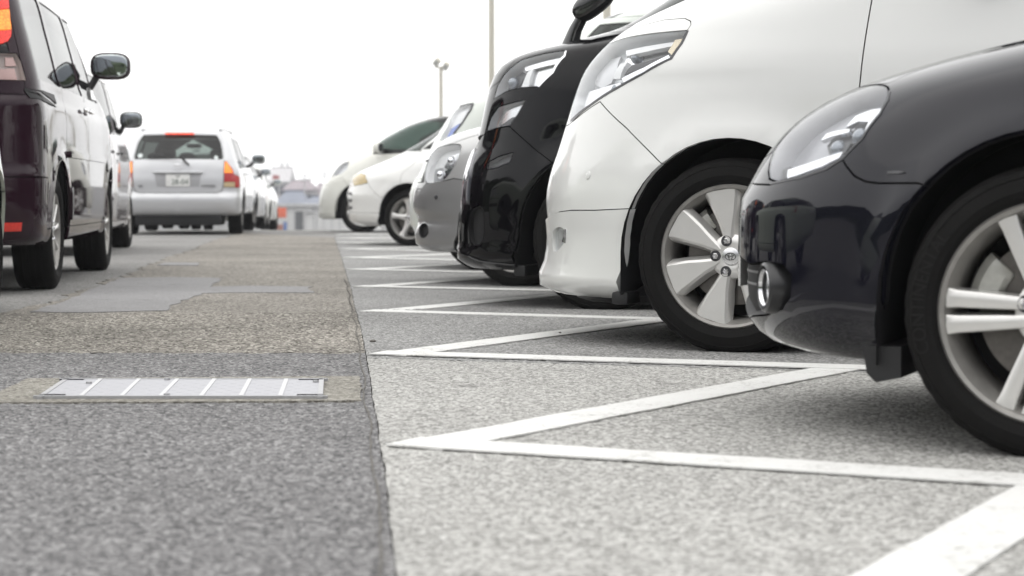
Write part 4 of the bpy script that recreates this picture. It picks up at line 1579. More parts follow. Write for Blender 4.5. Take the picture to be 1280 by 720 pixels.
    for sd in (-1, 1):
        y0, y1 = sorted((sd * .50, sd * .855))
        MB().box((hx - L / 2 - .45, y0, .158), (hx - L / 2 - .385, y1, .205), .014).build('air_deflector', BLACK, root)
    MB().sup((-L / 2 + .55, 0, .185), (.42, .74, .05), 3).build('under_tray', BLACK, root)
    # grille
    for k in range(4):
        z = .60 + k * .075
        pts = []
        for y in np.linspace(-.20, .20, 19):
            p, n = b.at(b.Y(abs(y), z), -.004, 1 if y >= 0 else -1); pts.append(p)
        MB().tube(pts, .013, 8).build('grille_bar', CHROME, root)
    w = dict(n=7, kind='petal', a0=R_(99), dish=.012, l0=R_(107), cal=2.5, emblem=True)
    for x in (hx, 3.855):
        for sd in (-1, 1): add_wheel(b, 'van7', x, sd, .895, .345, .246, .225, w, seg=120)
    mirror_part(b, b.X(1.80, 1.24), .08, (.10, .12, .09), PW, up=.22)
    handles(b, (2.4, 2.7), 1.0)
    seats(b, (2.2, 3.1, 3.9), (-.4, .4), .55, 1.25)
    plate(b, Vector((-L / 2 - .03, 0, .40)), -PI / 2, '', parent=root)
    return b
white_minivan()

# ---- 3: black minivan with two-tier lamps
def black_minivan():
    L, hx = 4.85, .905
    root = root_at('minivan', L, hx, -1, .895, (.405, 9.55), ROTR)
    tag(root, 'glossy black minivan with two stacked headlamps beside the white one', 'minivan', GROW)
    rows = [(.19, .06, 4.80, .86, .95, 3.1, .5, 3.4), (.215, .0, 4.83, .895, .95, 3.1, .5, 3.4), (.25, -.02, 4.84, .905, .95, 3.1, .5, 3.4),
            (.31, .0, 4.85, .908, .95, 3.1, .5, 3.4), (.44, .0, 4.85, .912, .95, 3.1, .5, 3.4), (.60, .01, 4.85, .916, .95, 3.1, .5, 3.4),
            (.70, .035, 4.84, .915, .95, 3.1, .5, 3.4), (.80, .075, 4.84, .912, .95, 3.1, .5, 3.4), (.90, .105, 4.83, .908, .95, 3.1, .5, 3.4),
            (1.0, .135, 4.83, .902, .95, 3.1, .5, 3.4), (1.10, .17, 4.82, .894, .92, 3.0, .5, 3.4), (1.185, .235, 4.82, .88, .92, 3.0, .5, 3.4),
            (1.245, .34, 4.81, .87, .9, 2.9, .5, 3.4), (1.30, .56, 4.8, .855, .9, 2.6, .5, 3.4), (1.36, .86, 4.79, .84, .8, 2.7, .5, 3.4),
            (1.55, 1.2, 4.75, .77, .6, 2.8, .5, 3.4), (1.78, 1.62, 4.66, .69, .5, 2.8, .5, 3.2), (1.86, 1.9, 4.5, .58, .5, 2.6, .5, 2.8), (1.89, 2.5, 4.0, .3, .4, 2.2, .4, 2.2)]
    b = Body('minivan', rows, -1, root, L, ds=.055, nose=[(.2, -.035), (.5, -.04), (.8, -.025), (.95, -.03), (1.1, -.05), (1.32, -.11), (1.6, -.05)])
    b.paint = PK2
    b.region('front_bumper', [(0, 0), b.U(0, .78)] + b.pxs((606, 168), (612, 162), (637, 158), (652, 172), (668, 186), (690, 202)) + [b.X(.905, .5), b.X(.905, 0)], PK2, 'center')
    b.region('bumper_lip', [(0, 0), b.U(0, .30)] + b.pxs((576, 312), (583, 318), (600, 326), (640, 330), (690, 330)) + [b.X(.7, 0)], PK2, 'center', off=.008, gap=.001)
    b.region('bonnet', [b.U(0, .95), b.px(623, 103), b.px(635, 85.5), b.px(652, 70), b.px(680, 61), b.px(707, 57), b.px(760, 40), b.X(1.15, 1.32), b.U(.6, 1.36), b.U(0, 1.355)], PK2, 'center')
    b.region('windscreen', [b.U(0, 1.37), b.U(.66, 1.37), b.U(.66, 1.80), b.U(0, 1.81)], TINT, 'glassc')
    greenhouse(b, 1.22, 1.70, 1.72, 1.92, 4.7, 4.55, (1.43, 2.55, 3.7, 4.4), TINT, sill=.33)
    b.region('tailgate', [b.UR(0, .6), b.UR(.6, .6), b.UR(.62, 1.8), b.UR(0, 1.82)], PK2, 'center')
    b.region('grille', [b.U(0, .56), b.px(581, 250), b.px(584, 215), b.px(592, 190), b.px(604, 168), b.U(0, .80)], BLACK, 'center', off=-.02, flange=-.02)
    b.region('headlamp', b.pxs((617, 124), (622, 107), (629, 95), (637, 86), (652.5, 74.5), (679, 67), (706, 62.8), (705, 69), (690, 89), (672, 108), (651, 109.5), (632, 114.5)), LENS, 'lamp', depth=.055, hmat=LAMPGREY)
    b.region('lower_headlamp', b.pxs((608, 164), (613.6, 147), (623, 133.5), (640, 128.5), (657, 124.5), (647, 142), (637, 157), (620, 160)), LENS, 'lamp', depth=.042, hmat=LAMPGREY)
    b.region('fog_lamp', b.pxs((607, 205), (622, 196), (642, 190), (637, 203), (620, 210), (609, 212)), LENS, 'lamp', depth=.03, hmat=LAMPDARK)  # lens and recess laid out in the shape of a reflection on the bumper
    b.region('air_intake', chaikin(b.pxs((588, 262), (604, 255), (606, 285), (603, 306), (590, 308), (585, 290)), 1), BLACK, 'side', off=-.03, flange=-.03)
    b.region('tail_lamp', [b.UR(.72, .85), b.X(4.72, .85), b.X(4.7, 1.45), b.UR(.72, 1.45)], lit('tail_red', (.45, .01, .01), None, 0), 'side')
    b.arch(hx, .348, .405, .012, spread=.045); b.arch(3.855, .348, .405, .012)
    out = b.build()
    close_car(b, (hx, 3.855), .43, .345)
    hl = out['headlamp']
    b.patch(b.pxs((640, 108), (646, 92), (664, 84), (690, 78), (680, 92), (670, 105)), 'reflector', SATIN, hl, -.05, .02)
    b.patch(b.pxs((647, 107), (655, 86), (662, 83), (656, 107)), 'light_bar', simple('lamp_white', (.8, .8, .8), .3), hl, -.03, .02)
    b.patch(b.pxs((624, 112), (630, 98), (645, 84), (650, 88), (640, 108)), 'reflector', LAMPDARK, hl, -.045, .02)
    b.patch(b.pxs((650, 80), (690, 69), (702, 66), (694, 76), (652, 86)), 'light_bar', SATIN, hl, -.03, .02)
    b.patch(b.pxs((672, 108), (690, 89), (705, 69), (707, 63), (708.5, 64), (707, 70), (692, 91), (674, 109)), 'lamp_seal', CHROME, hl, .001, .004, ds=.025)
    l2 = out['lower_headlamp']
    b.patch(b.pxs((616, 155), (621, 140), (635, 134), (650, 129), (642, 142), (634, 152)), 'reflector', SATIN, l2, -.035, .02)
    b.patch(b.pxs((620, 158), (636, 146), (643, 145), (637, 155)), 'reflector', LAMPDARK, l2, -.02, .02)
    for i, sd in enumerate((-1, 1)):
        p, n = b.at(b.px(634, 101), -.04, sd)
        MB().sup((0, 0, 0), (.03, .03, .03), 2, 14, 8).build('projector', simple('projector_glass', (.2, .22, .25), .05, .4, coat=1), hl[i], loc=p)
    # chrome bars and frame of the grille
    for k in range(4):
        z = .58 + k * .062
        pts = []
        for y in np.linspace(-.32, .32, 21):
            p, n = b.at(b.Y(abs(y), z), -.012, 1 if y >= 0 else -1); pts.append(p)
        MB().tube(pts, .014, 8).build('grille_bar', CHROME, root)
    b.patch(b.pxs((579.5, 255), (583, 216), (591, 190), (596, 186), (588, 218), (585, 256)), 'grille_frame', CHROME, None, .010, .012, ds=.03)
    # strip of brightwork down the lower bumper corner
    b.patch(b.pxs((573, 312), (576, 285), (582, 262), (586, 262), (582, 290), (579, 312)), 'corner_trim', PK2, None, .012, .01, ds=.03)
    for sd in (-1, 1):
        y0, y1 = sorted((sd * .52, sd * .86))
        MB().box((hx - L / 2 - .45, y0, .155), (hx - L / 2 - .385, y1, .21), .014).build('air_deflector', BLACK, root)
    w = dict(n=7, kind='petal', a0=R_(80), dish=.012, l0=R_(107), cal=2.5, emblem=True)
    for x in (hx, 3.855):
        for sd in (-1, 1): add_wheel(b, 'van7', x, sd, .895, .345, .246, .225, w, seg=120)
    # auxiliary mirror on a stalk at the bonnet edge
    p, n = b.at(b.px(707, 44), 0, -1)
    st = MB()
    st.tube([p - n * .03, p + Vector((.035, .01, .06)), p + Vector((.075, .0, .12))], [.045, .034, .03], 12)
    au = st.build('wing_mirror', GLOSSBLK, root)
    c_ = p + Vector((.135, 0, .19))
    MB().sup(c_, (.12, .05, .062), 2.8, 22, 12, Matrix.Translation(c_) @ Matrix.Rotation(-.62, 4, 'Y') @ Matrix.Translation(-c_)).build('mirror_head', GLOSSBLK, au)
    mirror_part(b, b.X(1.80, 1.24), .08, (.10, .12, .09), PK2, up=.08)
    handles(b, (2.4, 2.7), 1.0)
    seats(b, (2.2, 3.1, 3.9), (-.4, .4), .55, 1.25)
    return b
black_minivan()

# ------------------------------------------------------------------ the rest of the row
def generic_car(b, hubs, arch, R, rr, tw, wstyle, key, seg=56):
    pass

ST5 = dict(n=5, kind='star', a0=R_(100), dish=.02, l0=.4, lugs=5)
ST10 = dict(n=10, kind='multi', a0=R_(80), dish=.012, l0=.4, lugs=5)
ST6 = dict(n=6, kind='star', a0=R_(70), dish=.02, l0=.4, lugs=5)

def put_wheels(b, key, hubs, R, rr, w, style, arch, zc, seg=56, yo=None):
    yo = yo or b.W - .02
    for x in hubs:
        for sd in (-1, 1): add_wheel(b, key, x, sd, yo, R, rr, w, style, seg)
        liner(b, x, zc, arch + .004)
    under(b, hubs, arch + .03)

def silver_wagon():
    L, hx, hr = 4.5, .90, 3.55
    root = root_at('minivan', L, hx, -1, .84, (.0145, 12.06), ROTR)
    tag(root, 'silver minivan with large round-cornered headlamp, parked beyond the black minivan', 'minivan', GROW)
    rows = [(.20, .09, 4.45, .80, .88, 3.1, .5, 3.2), (.225, .03, 4.47, .84, .88, 3.1, .5, 3.2), (.29, .01, 4.48, .852, .88, 3.1, .5, 3.2), (.34, .02, 4.49, .855, .88, 3.1, .5, 3.2),
            (.39, .055, 4.5, .858, .88, 3.1, .5, 3.2), (.43, .015, 4.5, .86, .88, 3.1, .5, 3.2), (.50, .0, 4.5, .862, .88, 3.1, .5, 3.2), (.58, .01, 4.5, .863, .88, 3.1, .5, 3.2),
            (.63, .035, 4.5, .863, .88, 3.1, .5, 3.2), (.75, .085, 4.49, .86, .88, 3.1, .5, 3.2), (.84, .15, 4.49, .855, .88, 3.1, .5, 3.2), (.90, .23, 4.48, .845, .88, 3.1, .5, 3.2),
            (.95, .36, 4.48, .835, .85, 3.0, .5, 3.2), (1.0, .58, 4.47, .82, .82, 2.8, .5, 3.2), (1.06, .9, 4.46, .80, .8, 2.6, .5, 3.2), (1.3, 1.3, 4.4, .75, .6, 2.8, .5, 3.2),
            (1.5, 1.7, 4.3, .68, .5, 2.8, .5, 3), (1.57, 2.0, 4.1, .56, .5, 2.5, .5, 2.6), (1.60, 2.6, 3.6, .3, .4, 2.2, .4, 2.2)]
    b = Body('silver', rows, -1, root, L, ds=.06, nose=[(.2, .0), (.6, .0), (.95, -.01), (1.3, 0)])
    b.paint = PS_
    b.region('front_bumper', [(0, 0), b.U(0, .60)] + b.pxs((527, 236), (533, 229), (556, 226), (567, 223)) + [b.X(.75, .62), b.X(.905, .5), b.X(.905, 0)], paint('grey_bumper_paint', (.27, .27, .272), .4, .4, dust=.1), 'center')
    b.region('bonnet', [b.U(0, .68), b.px(535, 205), b.px(547, 185), b.px(567, 179), b.px(600, 168), b.X(1.1, 1.02), b.U(.6, 1.06), b.U(0, 1.05)], PS_, 'center')
    b.region('windscreen', [b.U(0, 1.07), b.U(.64, 1.07), b.U(.64, 1.50), b.U(0, 1.52)], TINT, 'glassc')
    greenhouse(b, 1.02, 1.46, 1.42, 1.8, 4.3, 4.1, (1.3, 2.35, 3.3, 4.0), TINT, sill=.3)
    b.region('rear_window', [b.UR(0, 1.05), b.UR(.62, 1.05), b.UR(.6, 1.45), b.UR(0, 1.47)], TINT, 'glassc')
    b.region('grille', [b.U(0, .62), b.px(530, 228), b.px(531, 212), b.px(536, 200), b.U(0, .76)], BLACK, 'center', off=-.02, flange=-.02)
    b.region('headlamp', chaikin(b.pxs((531, 229), (532, 212), (538, 195), (547, 184.5), (566, 180), (578, 180.5), (575, 193), (567, 210), (555.5, 226), (542, 229)), 1), LENS, 'lamp', depth=.055, hmat=simple('lamp_white', (.8, .8, .8), .3))
    b.region('air_intake', chaikin(b.pxs((526, 280), (534, 279), (537, 289), (532, 297), (525, 297)), 1), BLACK, 'side', off=-.03, flange=-.03)
    b.region('tail_lamp', [b.UR(.7, .75), b.X(4.35, .75), b.X(4.33, 1.1), b.UR(.7, 1.1)], lit('tail_red', (.45, .01, .01), None, 0), 'side')
    b.arch(hx, .315, .375, .012); b.arch(hr, .315, .375, .012)
    out = b.build()
    hl = out['headlamp']
    b.patch(b.pxs((547, 207), (555, 192), (571, 187), (566, 203), (556, 213)), 'reflector', SATIN, hl, -.05, .015)
    b.patch(b.pxs((535, 226), (537, 210), (546, 208), (548, 226)), 'reflector', LAMPGREY, hl, -.04, .015)
    b.patch(b.pxs((548, 224), (550, 212), (562, 209), (555, 223)), 'reflector', CHROME, hl, -.04, .015)
    for i, sd in enumerate((-1, 1)):
        for q in ((559, 199), (545, 217)):
            p, n = b.at(b.px(*q), -.04, sd)
            MB().sup((0, 0, 0), (.028, .028, .028), 2, 14, 8).build('projector', CHROME, hl[i], loc=p)
        p, n = b.at(b.px(545, 246), 0, sd)
        MB().sup((0, 0, 0), (.012, .016, .016), 2, 12, 8).build('parking_sensor', LAMPDARK, root, loc=p)
    put_wheels(b, 'silver5', (hx, hr), .31, .215, .2, ST5, .375, .315, yo=.84)
    mirror_part(b, b.X(1.5, 1.05), .08, (.08, .10, .075), PS_)
    handles(b, (2.2, 3.2), .9)
    seats(b, (2.1, 3.1), (-.38, .38), .5, 1.1)
silver_wagon()

def tall_van():
    L, hx, hr = 4.6, .78, 3.4
    root = root_at('van', L, hx, -1, .84, (-.235, 14.68), ROTR)
    tag(root, 'tall pale green-white van with dark-rimmed slanting headlamp behind the silver minivan', 'van', GROW)
    rows = [(.25, .08, 4.5, .82, .9, 2.6, .4, 3.6), (.29, .02, 4.55, .845, .9, 2.6, .4, 3.6), (.40, .0, 4.58, .855, .9, 2.6, .4, 3.6), (.55, .0, 4.6, .86, .9, 2.6, .4, 3.6), (.66, .04, 4.6, .86, .9, 2.6, .4, 3.6),
            (.70, .075, 4.6, .86, .9, 2.6, .4, 3.6), (.85, .15, 4.6, .86, .9, 2.6, .4, 3.6), (.96, .21, 4.6, .858, .9, 2.6, .4, 3.6), (1.1, .30, 4.59, .855, .9, 2.6, .4, 3.6), (1.2, .38, 4.58, .85, .9, 2.6, .4, 3.6),
            (1.28, .50, 4.58, .84, .85, 2.6, .4, 3.6), (1.34, .70, 4.57, .83, .8, 2.7, .4, 3.6), (1.39, .95, 4.57, .82, .7, 2.8, .4, 3.6), (1.6, 1.2, 4.54, .78, .6, 2.8, .4, 3.6), (1.85, 1.6, 4.45, .70, .5, 2.8, .4, 3.4),
            (1.93, 1.9, 4.3, .58, .5, 2.6, .4, 3), (1.96, 2.5, 3.9, .3, .4, 2.2, .4, 2.2)]
    b = Body('van', rows, -1, root, L, ds=.075, nose=[(.2, -.055), (.66, -.05), (.9, -.05), (1.2, -.05), (1.4, -.02)])
    b.paint = PGW
    b.region('front_bumper', [(0, 0), b.U(0, .66), b.px(522, 224), b.px(540, 222), b.X(.5, .68), b.X(.78, .5), b.X(.78, 0)], PGW, 'center')
    b.region('windscreen', [b.U(0, 1.42), b.U(.66, 1.42), b.U(.66, 1.86), b.U(0, 1.87)], TINT, 'glassc')
    greenhouse(b, 1.42, 1.78, 1.45, 1.65, 4.4, 4.35, (1.1, 2.1, 3.2, 4.2), TINT, sill=.35)
    b.region('rear_window', [b.UR(0, 1.2), b.UR(.62, 1.2), b.UR(.6, 1.75), b.UR(0, 1.76)], TINT, 'glassc')
    b.region('headlamp', b.pxs((550, 175), (560, 158), (567, 141), (575, 132.5), (584, 130), (591, 129), (589, 136), (578, 153), (567, 167), (556, 175)), LENS, 'lamp', depth=.03, hmat=simple('lamp_white', (.8, .8, .8), .3))
    b.arch(hx, .32, .38, .012); b.arch(hr, .32, .38, .012)
    out = b.build()
    hl = out['headlamp']
    b.patch(b.pxs((591.5, 128.5), (592.5, 130), (590, 137), (579, 154), (568, 168), (566.5, 166.5), (577.5, 152.5), (588, 136), (590, 130), (584, 131), (575, 133.5), (574.5, 132)), 'lamp_seal', LAMPDARK, hl, .002, .003, ds=.03)
    b.patch(b.pxs((556, 170), (561, 160), (572, 153), (566, 164), (560, 170)), 'reflector', simple('lamp_blue', (.16, .22, .5), .2, .5), hl, -.02, .015)
    b.patch(b.pxs((563, 155), (569, 143), (582, 137), (575, 150)), 'reflector', CHROME, hl, -.035, .015)
    put_wheels(b, 'van10', (hx, hr), .315, .20, .19, ST10, .38, .32, yo=.84)
    mirror_part(b, b.X(1.5, 1.45), .08, (.08, .10, .12), BLACK)
    handles(b, (2.0,), 1.1)
tall_van()

def white_sedan():
    L, hx, hr = 4.6, .96, 3.6
    root = root_at('saloon_car', L, hx, -1, .84, (-1.12, 21.7), ROTR)
    tag(root, 'white saloon with amber corner lamp and five-spoke wheel parked past the van', 'car', GROW)
    rows = [(.215, .14, 4.5, .80, 1.0, 2.4, .6, 3), (.24, .07, 4.52, .83, 1.0, 2.4, .6, 3), (.29, .03, 4.55, .848, 1.0, 2.4, .6, 3), (.42, .02, 4.58, .856, 1.0, 2.4, .6, 3), (.55, .0, 4.6, .86, 1.0, 2.4, .6, 3),
            (.60, .02, 4.6, .86, 1.0, 2.4, .6, 3), (.66, .075, 4.59, .86, 1.0, 2.4, .6, 3), (.735, .12, 4.58, .857, 1.0, 2.4, .6, 3), (.79, .19, 4.57, .85, 1.0, 2.4, .6, 3), (.85, .33, 4.56, .84, 1.0, 2.4, .6, 3),
            (.91, .50, 4.54, .825, .95, 2.4, .6, 3), (.96, .64, 4.5, .80, .9, 2.5, .6, 3), (1.01, .76, 4.4, .77, .8, 2.6, .6, 3), (1.05, .84, 4.1, .75, .7, 2.6, .5, 3), (1.2, 1.02, 3.85, .70, .6, 2.7, .5, 3),
            (1.36, 1.28, 3.5, .62, .5, 2.7, .5, 3), (1.42, 1.55, 3.3, .5, .4, 2.4, .4, 2.4), (1.445, 2.0, 3.0, .25, .25, 2.2, .25, 2.2)]
    b = Body('sedan', rows, -1, root, L, ds=.075, nose=[(.2, -.08), (.6, -.10), (.7, -.15), (.9, -.17), (1.05, -.16), (1.2, -.05)])
    b.paint = PW2
    b.region('front_bumper', [(0, 0), b.U(0, .63), b.px(434, 234), b.px(442, 232.5), b.px(459, 229), b.px(474, 246), b.X(.9, .5), b.X(.96, 0)], PW2, 'center')
    b.region('bumper_skirt', [(0, 0), b.U(0, .36), b.px(437, 265), b.px(452, 266), b.px(474, 266), b.X(.9, .3), b.X(.9, 0)], PW2, 'center', off=.008, gap=.001)
    b.region('bonnet', [b.U(0, .70), b.px(441, 216), b.px(455, 208), b.px(490, 198), b.px(520, 193), b.X(1.0, .98), b.U(.6, 1.01), b.U(0, 1.01)], PW2, 'center')
    b.region('windscreen', [b.U(0, 1.03), b.U(.72, 1.03), b.U(.70, 1.36), b.U(0, 1.38)], GREENGLASS, 'glassc')
    greenhouse(b, 1.05, 1.34, 1.06, 1.46, 3.75, 3.4, (1.05, 2.45, 3.3), DARKGREEN, sill=.28, pill=(.04, .05))
    b.region('rear_window', [b.UR(0, 1.07), b.UR(.66, 1.07), b.UR(.64, 1.36), b.UR(0, 1.37)], GREENGLASS, 'glassc')
    b.region('corner_lamp', b.pxs((441.5, 217.5), (451, 215.5), (457, 219), (460, 228), (451, 231), (442.5, 232.5)), lit('amber_lens', (.50, .38, .17), None, 0), 'side', off=.002)
    b.region('tail_lamp', [b.UR(.62, .72), b.X(4.4, .72), b.X(4.38, .9), b.UR(.62, .9)], lit('tail_red', (.45, .01, .01), None, 0), 'side')
    b.arch(hx, .315, .365, .012); b.arch(hr, .315, .365, .012)
    out = b.build()
    for i in range(3):
        y = 240 + i * 9
        b.patch(b.pxs((434.5, y), (440, y), (440, y + 3.5), (434.5, y + 3.5)), 'bumper_slot', LAMPDARK, None, .001, .004, ds=.04)
    put_wheels(b, 'sedan5', (hx, hr), .308, .222, .2, ST5, .365, .315, yo=.845)
    mirror_part(b, b.X(1.45, 1.05), .06, (.07, .09, .065), PW2)
    handles(b, (2.3, 3.2), .88)
    seats(b, (2.2, 3.0), (-.36, .36), .45, 1.0)
white_sedan()

def white_mpv():
    L, hx, hr = 4.75, .95, 3.85
    root = root_at('minivan', L, hx, -1, .87, (-2.27, 29.7), ROTR, z=ground_z(29.7))
    tag(root, 'white one-box minivan with sloping nose, last car in the bay row', 'minivan', GROW)
    rows = [(.19, .03, 4.65, .86, 1.1, 2.5, .5, 3.2), (.22, -.02, 4.7, .875, 1.1, 2.5, .5, 3.2), (.3, -.01, 4.72, .88, 1.1, 2.5, .5, 3.2), (.45, .0, 4.74, .89, 1.1, 2.5, .5, 3.2), (.63, .04, 4.75, .895, 1.1, 2.5, .5, 3.2),
            (.75, .10, 4.75, .895, 1.1, 2.5, .5, 3.2), (.85, .18, 4.74, .89, 1.1, 2.5, .5, 3.2), (.95, .28, 4.74, .885, 1.1, 2.5, .5, 3.2), (1.04, .39, 4.73, .875, 1.1, 2.5, .5, 3.2), (1.12, .55, 4.72, .86, 1.0, 2.5, .5, 3.2),
            (1.2, .76, 4.7, .84, .9, 2.6, .5, 3.2), (1.26, .92, 4.68, .825, .8, 2.7, .5, 3.2), (1.45, 1.25, 4.6, .77, .6, 2.8, .5, 3.2), (1.62, 1.62, 4.5, .70, .5, 2.8, .5, 3), (1.71, 1.95, 4.35, .60, .5, 2.6, .5, 2.6), (1.77, 2.5, 4.0, .4, .4, 2.3, .4, 2.3), (1.78, 2.8, 3.8, .3, .3, 2.2, .3, 2.2)]
    b = Body('mpv', rows, -1, root, L, ds=.085, nose=[(.2, -.03), (.8, -.05), (1.3, -.06), (1.6, 0)])
    b.paint = PBE
    b.region('front_bumper', [(0, 0), b.U(0, .70), b.px(411, 231), b.px(418, 225), b.px(428, 222), b.X(.9, .6), b.X(.95, 0)], PBE, 'center')
    b.region('windscreen', [b.U(0, 1.27), b.U(.72, 1.27), b.U(.68, 1.66), b.U(0, 1.68)], GREENGLASS, 'glassc')
    b.region('door', b.pxs((478, 235), (474, 200), (470, 190), (483, 172), (511, 153), (535, 145), (555, 141), (575, 150), (575, 235)), PBE)
    b.region('window', b.pxs((466, 193), (484, 170.5), (511, 154.5), (533, 147), (556, 144), (574, 150), (574, 188)), DARKGREEN, 'glass', off=-.006)
    b.region('headlamp', b.pxs((415, 221), (424, 207), (431, 202.5), (437, 202), (434, 211), (427, 217)), LENS, 'lamp', depth=.05, hmat=LAMPGREY)
    b.arch(hx, .33, .40, .012); b.arch(hr, .33, .40, .012)
    b.build()
    put_wheels(b, 'mpv6', (hx, hr), .325, .21, .2, ST6, .40, .33, yo=.87)
    mirror_part(b, b.X(1.35, 1.22), .06, (.07, .10, .08), PBE)
    seats(b, (2.1, 3.0), (-.38, .38), .5, 1.2)
white_mpv()

# ------------------------------------------------------------------ queue of cars in the lane on the left
GLANE = 'cars queueing in the left lane'
REDLIT = lit('brake_lit', (.5, .01, .008), (1.0, .05, .02), .55)
ORGLIT = lit('indicator_lit', (.55, .14, .01), (1.0, .28, .03), 1.15)
REDOFF = lit('tail_off', (.42, .012, .012), None, 0)
CLEARL = lit('clear_lens', (.42, .33, .30), None, 0)
PMAU = paint('mauve_grey_paint', (.26, .235, .245), .5, .35, dust=.1)
PSF = paint('bright_silver_paint', (.58, .585, .60), .45, .4, dust=.1)
PPG = paint('pale_green_paint', (.62, .68, .58), rough=.35, dust=.1)

def heading(dx, dy):
    return math.atan2(-dy, -dx) 

def dark_van():
    L, hx, hr = 4.84, .94, 3.89
    root = root_at('minivan', L, hr, 1, .88, (-2.70, 11.85), heading(-.1, 1))
    tag(root, 'dark violet-black minivan with lit red tail lamp in the lane at far left', 'minivan', GLANE)
    rows = [(.27, .10, 4.74, .85, 1.0, 2.6, .42, 3.2), (.30, .04, 4.78, .88, 1.0, 2.6, .42, 3.2), (.38, .02, 4.82, .893, 1.0, 2.6, .42, 3.2), (.50, .0, 4.84, .90, 1.0, 2.6, .42, 3.2), (.66, .0, 4.845, .905, 1.0, 2.6, .42, 3.2),
            (.70, .02, 4.835, .905, 1.0, 2.6, .42, 3.2), (.95, .06, 4.83, .905, 1.0, 2.6, .42, 3.2), (1.06, .10, 4.82, .90, 1.0, 2.6, .40, 3.4), (1.10, .14, 4.79, .89, 1.0, 2.6, .36, 3.6), (1.2, .5, 4.78, .875, .9, 2.6, .34, 3.6), (1.27, .95, 4.77, .86, .8, 2.7, .34, 3.6),
            (1.5, 1.25, 4.73, .80, .6, 2.8, .34, 3.6), (1.75, 1.65, 4.66, .725, .5, 2.8, .36, 3.4), (1.85, 1.95, 4.5, .62, .5, 2.6, .4, 3), (1.90, 2.6, 4.0, .3, .4, 2.2, .4, 2.2)]
    b = Body('darkvan', rows, 1, root, L, ds=.06)
    b.paint = PKP
    zb = 1.09
    b.region('rear_bumper', [b.UR(0, zb), b.px(0, 114), b.px(30, 113), b.px(42, 115), b.px(58, 123), b.px(68, 135), b.X(hr + .3, .7), b.X(hr, .5), b.X(hr, 0), (b.PT, 0)], PKP, 'center')
    b.region('bumper_skirt', [b.UR(0, .66), b.px(6, 221), b.px(40, 221), b.px(67, 223), b.X(hr + .2, .64), b.X(hr, .5), b.X(hr, 0), (b.PT, 0)], PKP, 'center', gap=.004)
    b.region('front_bumper', [(0, 0), b.U(0, .66), b.U(.8, .66), b.X(hx, .5), b.X(hx, 0)], PKP, 'center')
    b.region('tailgate', [b.UR(0, zb + .015), b.UR(.60, zb + .015), b.UR(.60, 1.83), b.UR(0, 1.84)], PKP, 'center')
    b.region('rear_window', [b.UR(0, 1.33), b.UR(.54, 1.33), b.UR(.52, 1.76), b.UR(0, 1.77)], TINT, 'glassc')
    b.region('windscreen', [b.U(0, 1.28), b.U(.66, 1.28), b.U(.66, 1.80), b.U(0, 1.81)], TINT, 'glassc')
    greenhouse(b, 1.20, 1.72, 1.50, 1.85, 4.55, 4.45, (1.38, 2.45, 3.6, 4.4), TINT, sill=.36)
    def lampx(y): return b.px(-14, y)
    b.region('tail_lamp', [lampx(55), b.px(2, 55), b.px(10, 52), b.px(14, 46), b.px(14.5, 37), b.px(2, 38), lampx(38)], REDLIT, 'side', off=.004)
    b.region('indicator_lamp', [lampx(38), b.px(2, 38), b.px(14.5, 37), b.px(11.5, 11), b.px(2, 12), lampx(12)], ORGLIT, 'side', off=.004)
    b.region('brake_lamp', [lampx(12), b.px(2, 12), b.px(11.5, 11), b.px(10, -8), b.px(8, -22), lampx(-22)], REDLIT, 'side', off=.004)
    b.region('reversing_lamp', [b.px(-14, 100), b.px(3, 100), b.px(33, 101), b.px(27, 78), b.px(21, 66.5), b.px(3, 66), b.px(-14, 66)], LENS, 'lamp', depth=.04, hmat=CLEARL)
    b.arch(hx, .345, .41, .014); b.arch(hr, .345, .41, .014)
    out = b.build()
    for (x0, x1, y0, y1) in ((-9, 9, 85, 99), (9, 20, 84, 99), (8, 19, 70, 81)):
        b.patch(b.pxs((x0, y1), (x1 + 4, y1), (x1, y0), (x0, y0)), 'reflector', simple('pink_reflector', (.50, .33, .30), .25, .4), out['reversing_lamp'], -.025, .01, ds=.05)
    b.patch(b.pxs((5, 289), (26, 288.5), (27, 278), (5, 278.5)), 'rear_reflector', lit('reflex_red', (.55, .03, .02), (1, .06, .03), .12), None, .006, .008, ds=.04)
    b.patch([b.X(hr - .40, .40), b.X(hx + .42, .40), b.X(hx + .42, .60), b.X(hr - .40, .60)], 'side_skirt', PKP, None, .014, .02)
    b.patch([b.X(hr - .41, .78), b.X(hx + .43, .78), b.X(hx + .43, .82), b.X(hr - .41, .82)], 'side_moulding', PKP, None, .016, .02)
    b.patch([b.UR(.86, 1.075)] + b.pxs((30, 110), (42, 112), (58, 120), (70, 130), (70, 134), (58, 124), (42, 116), (30, 114)), 'waist_trim', BLACK, None, .006, .008, ds=.05)
    put_wheels(b, 'dark10', (hx, hr), .345, .225, .22, ST10, .412, .345, seg=72, yo=.885)
    # door mirrors on long arms, with a dark sail at the foot
    mirror_part(b, b.X(1.72, 1.30), .0, (.09, .140, .095), PKP, up=.15)
    b.patch([b.X(1.62, 1.21), b.X(1.95, 1.21), b.X(1.85, 1.27), b.X(1.74, 1.31), b.X(1.66, 1.31)], 'mirror_base', GLOSSBLK, None, .008, .012)
    handles(b, (2.3, 2.62), 1.10, CHROME, .2)
    seats(b, (2.2, 3.1), (-.4, .4), .6, 1.3)
    MB().tube([(L / 2 - .5, -.55, .28), (L / 2 - .02, -.55, .26)], .028, 10).build('exhaust_pipe', DISC, root)
    plate(b, Vector((L / 2 + .005, -.02, .92)), PI / 2, '', parent=root)
dark_van()

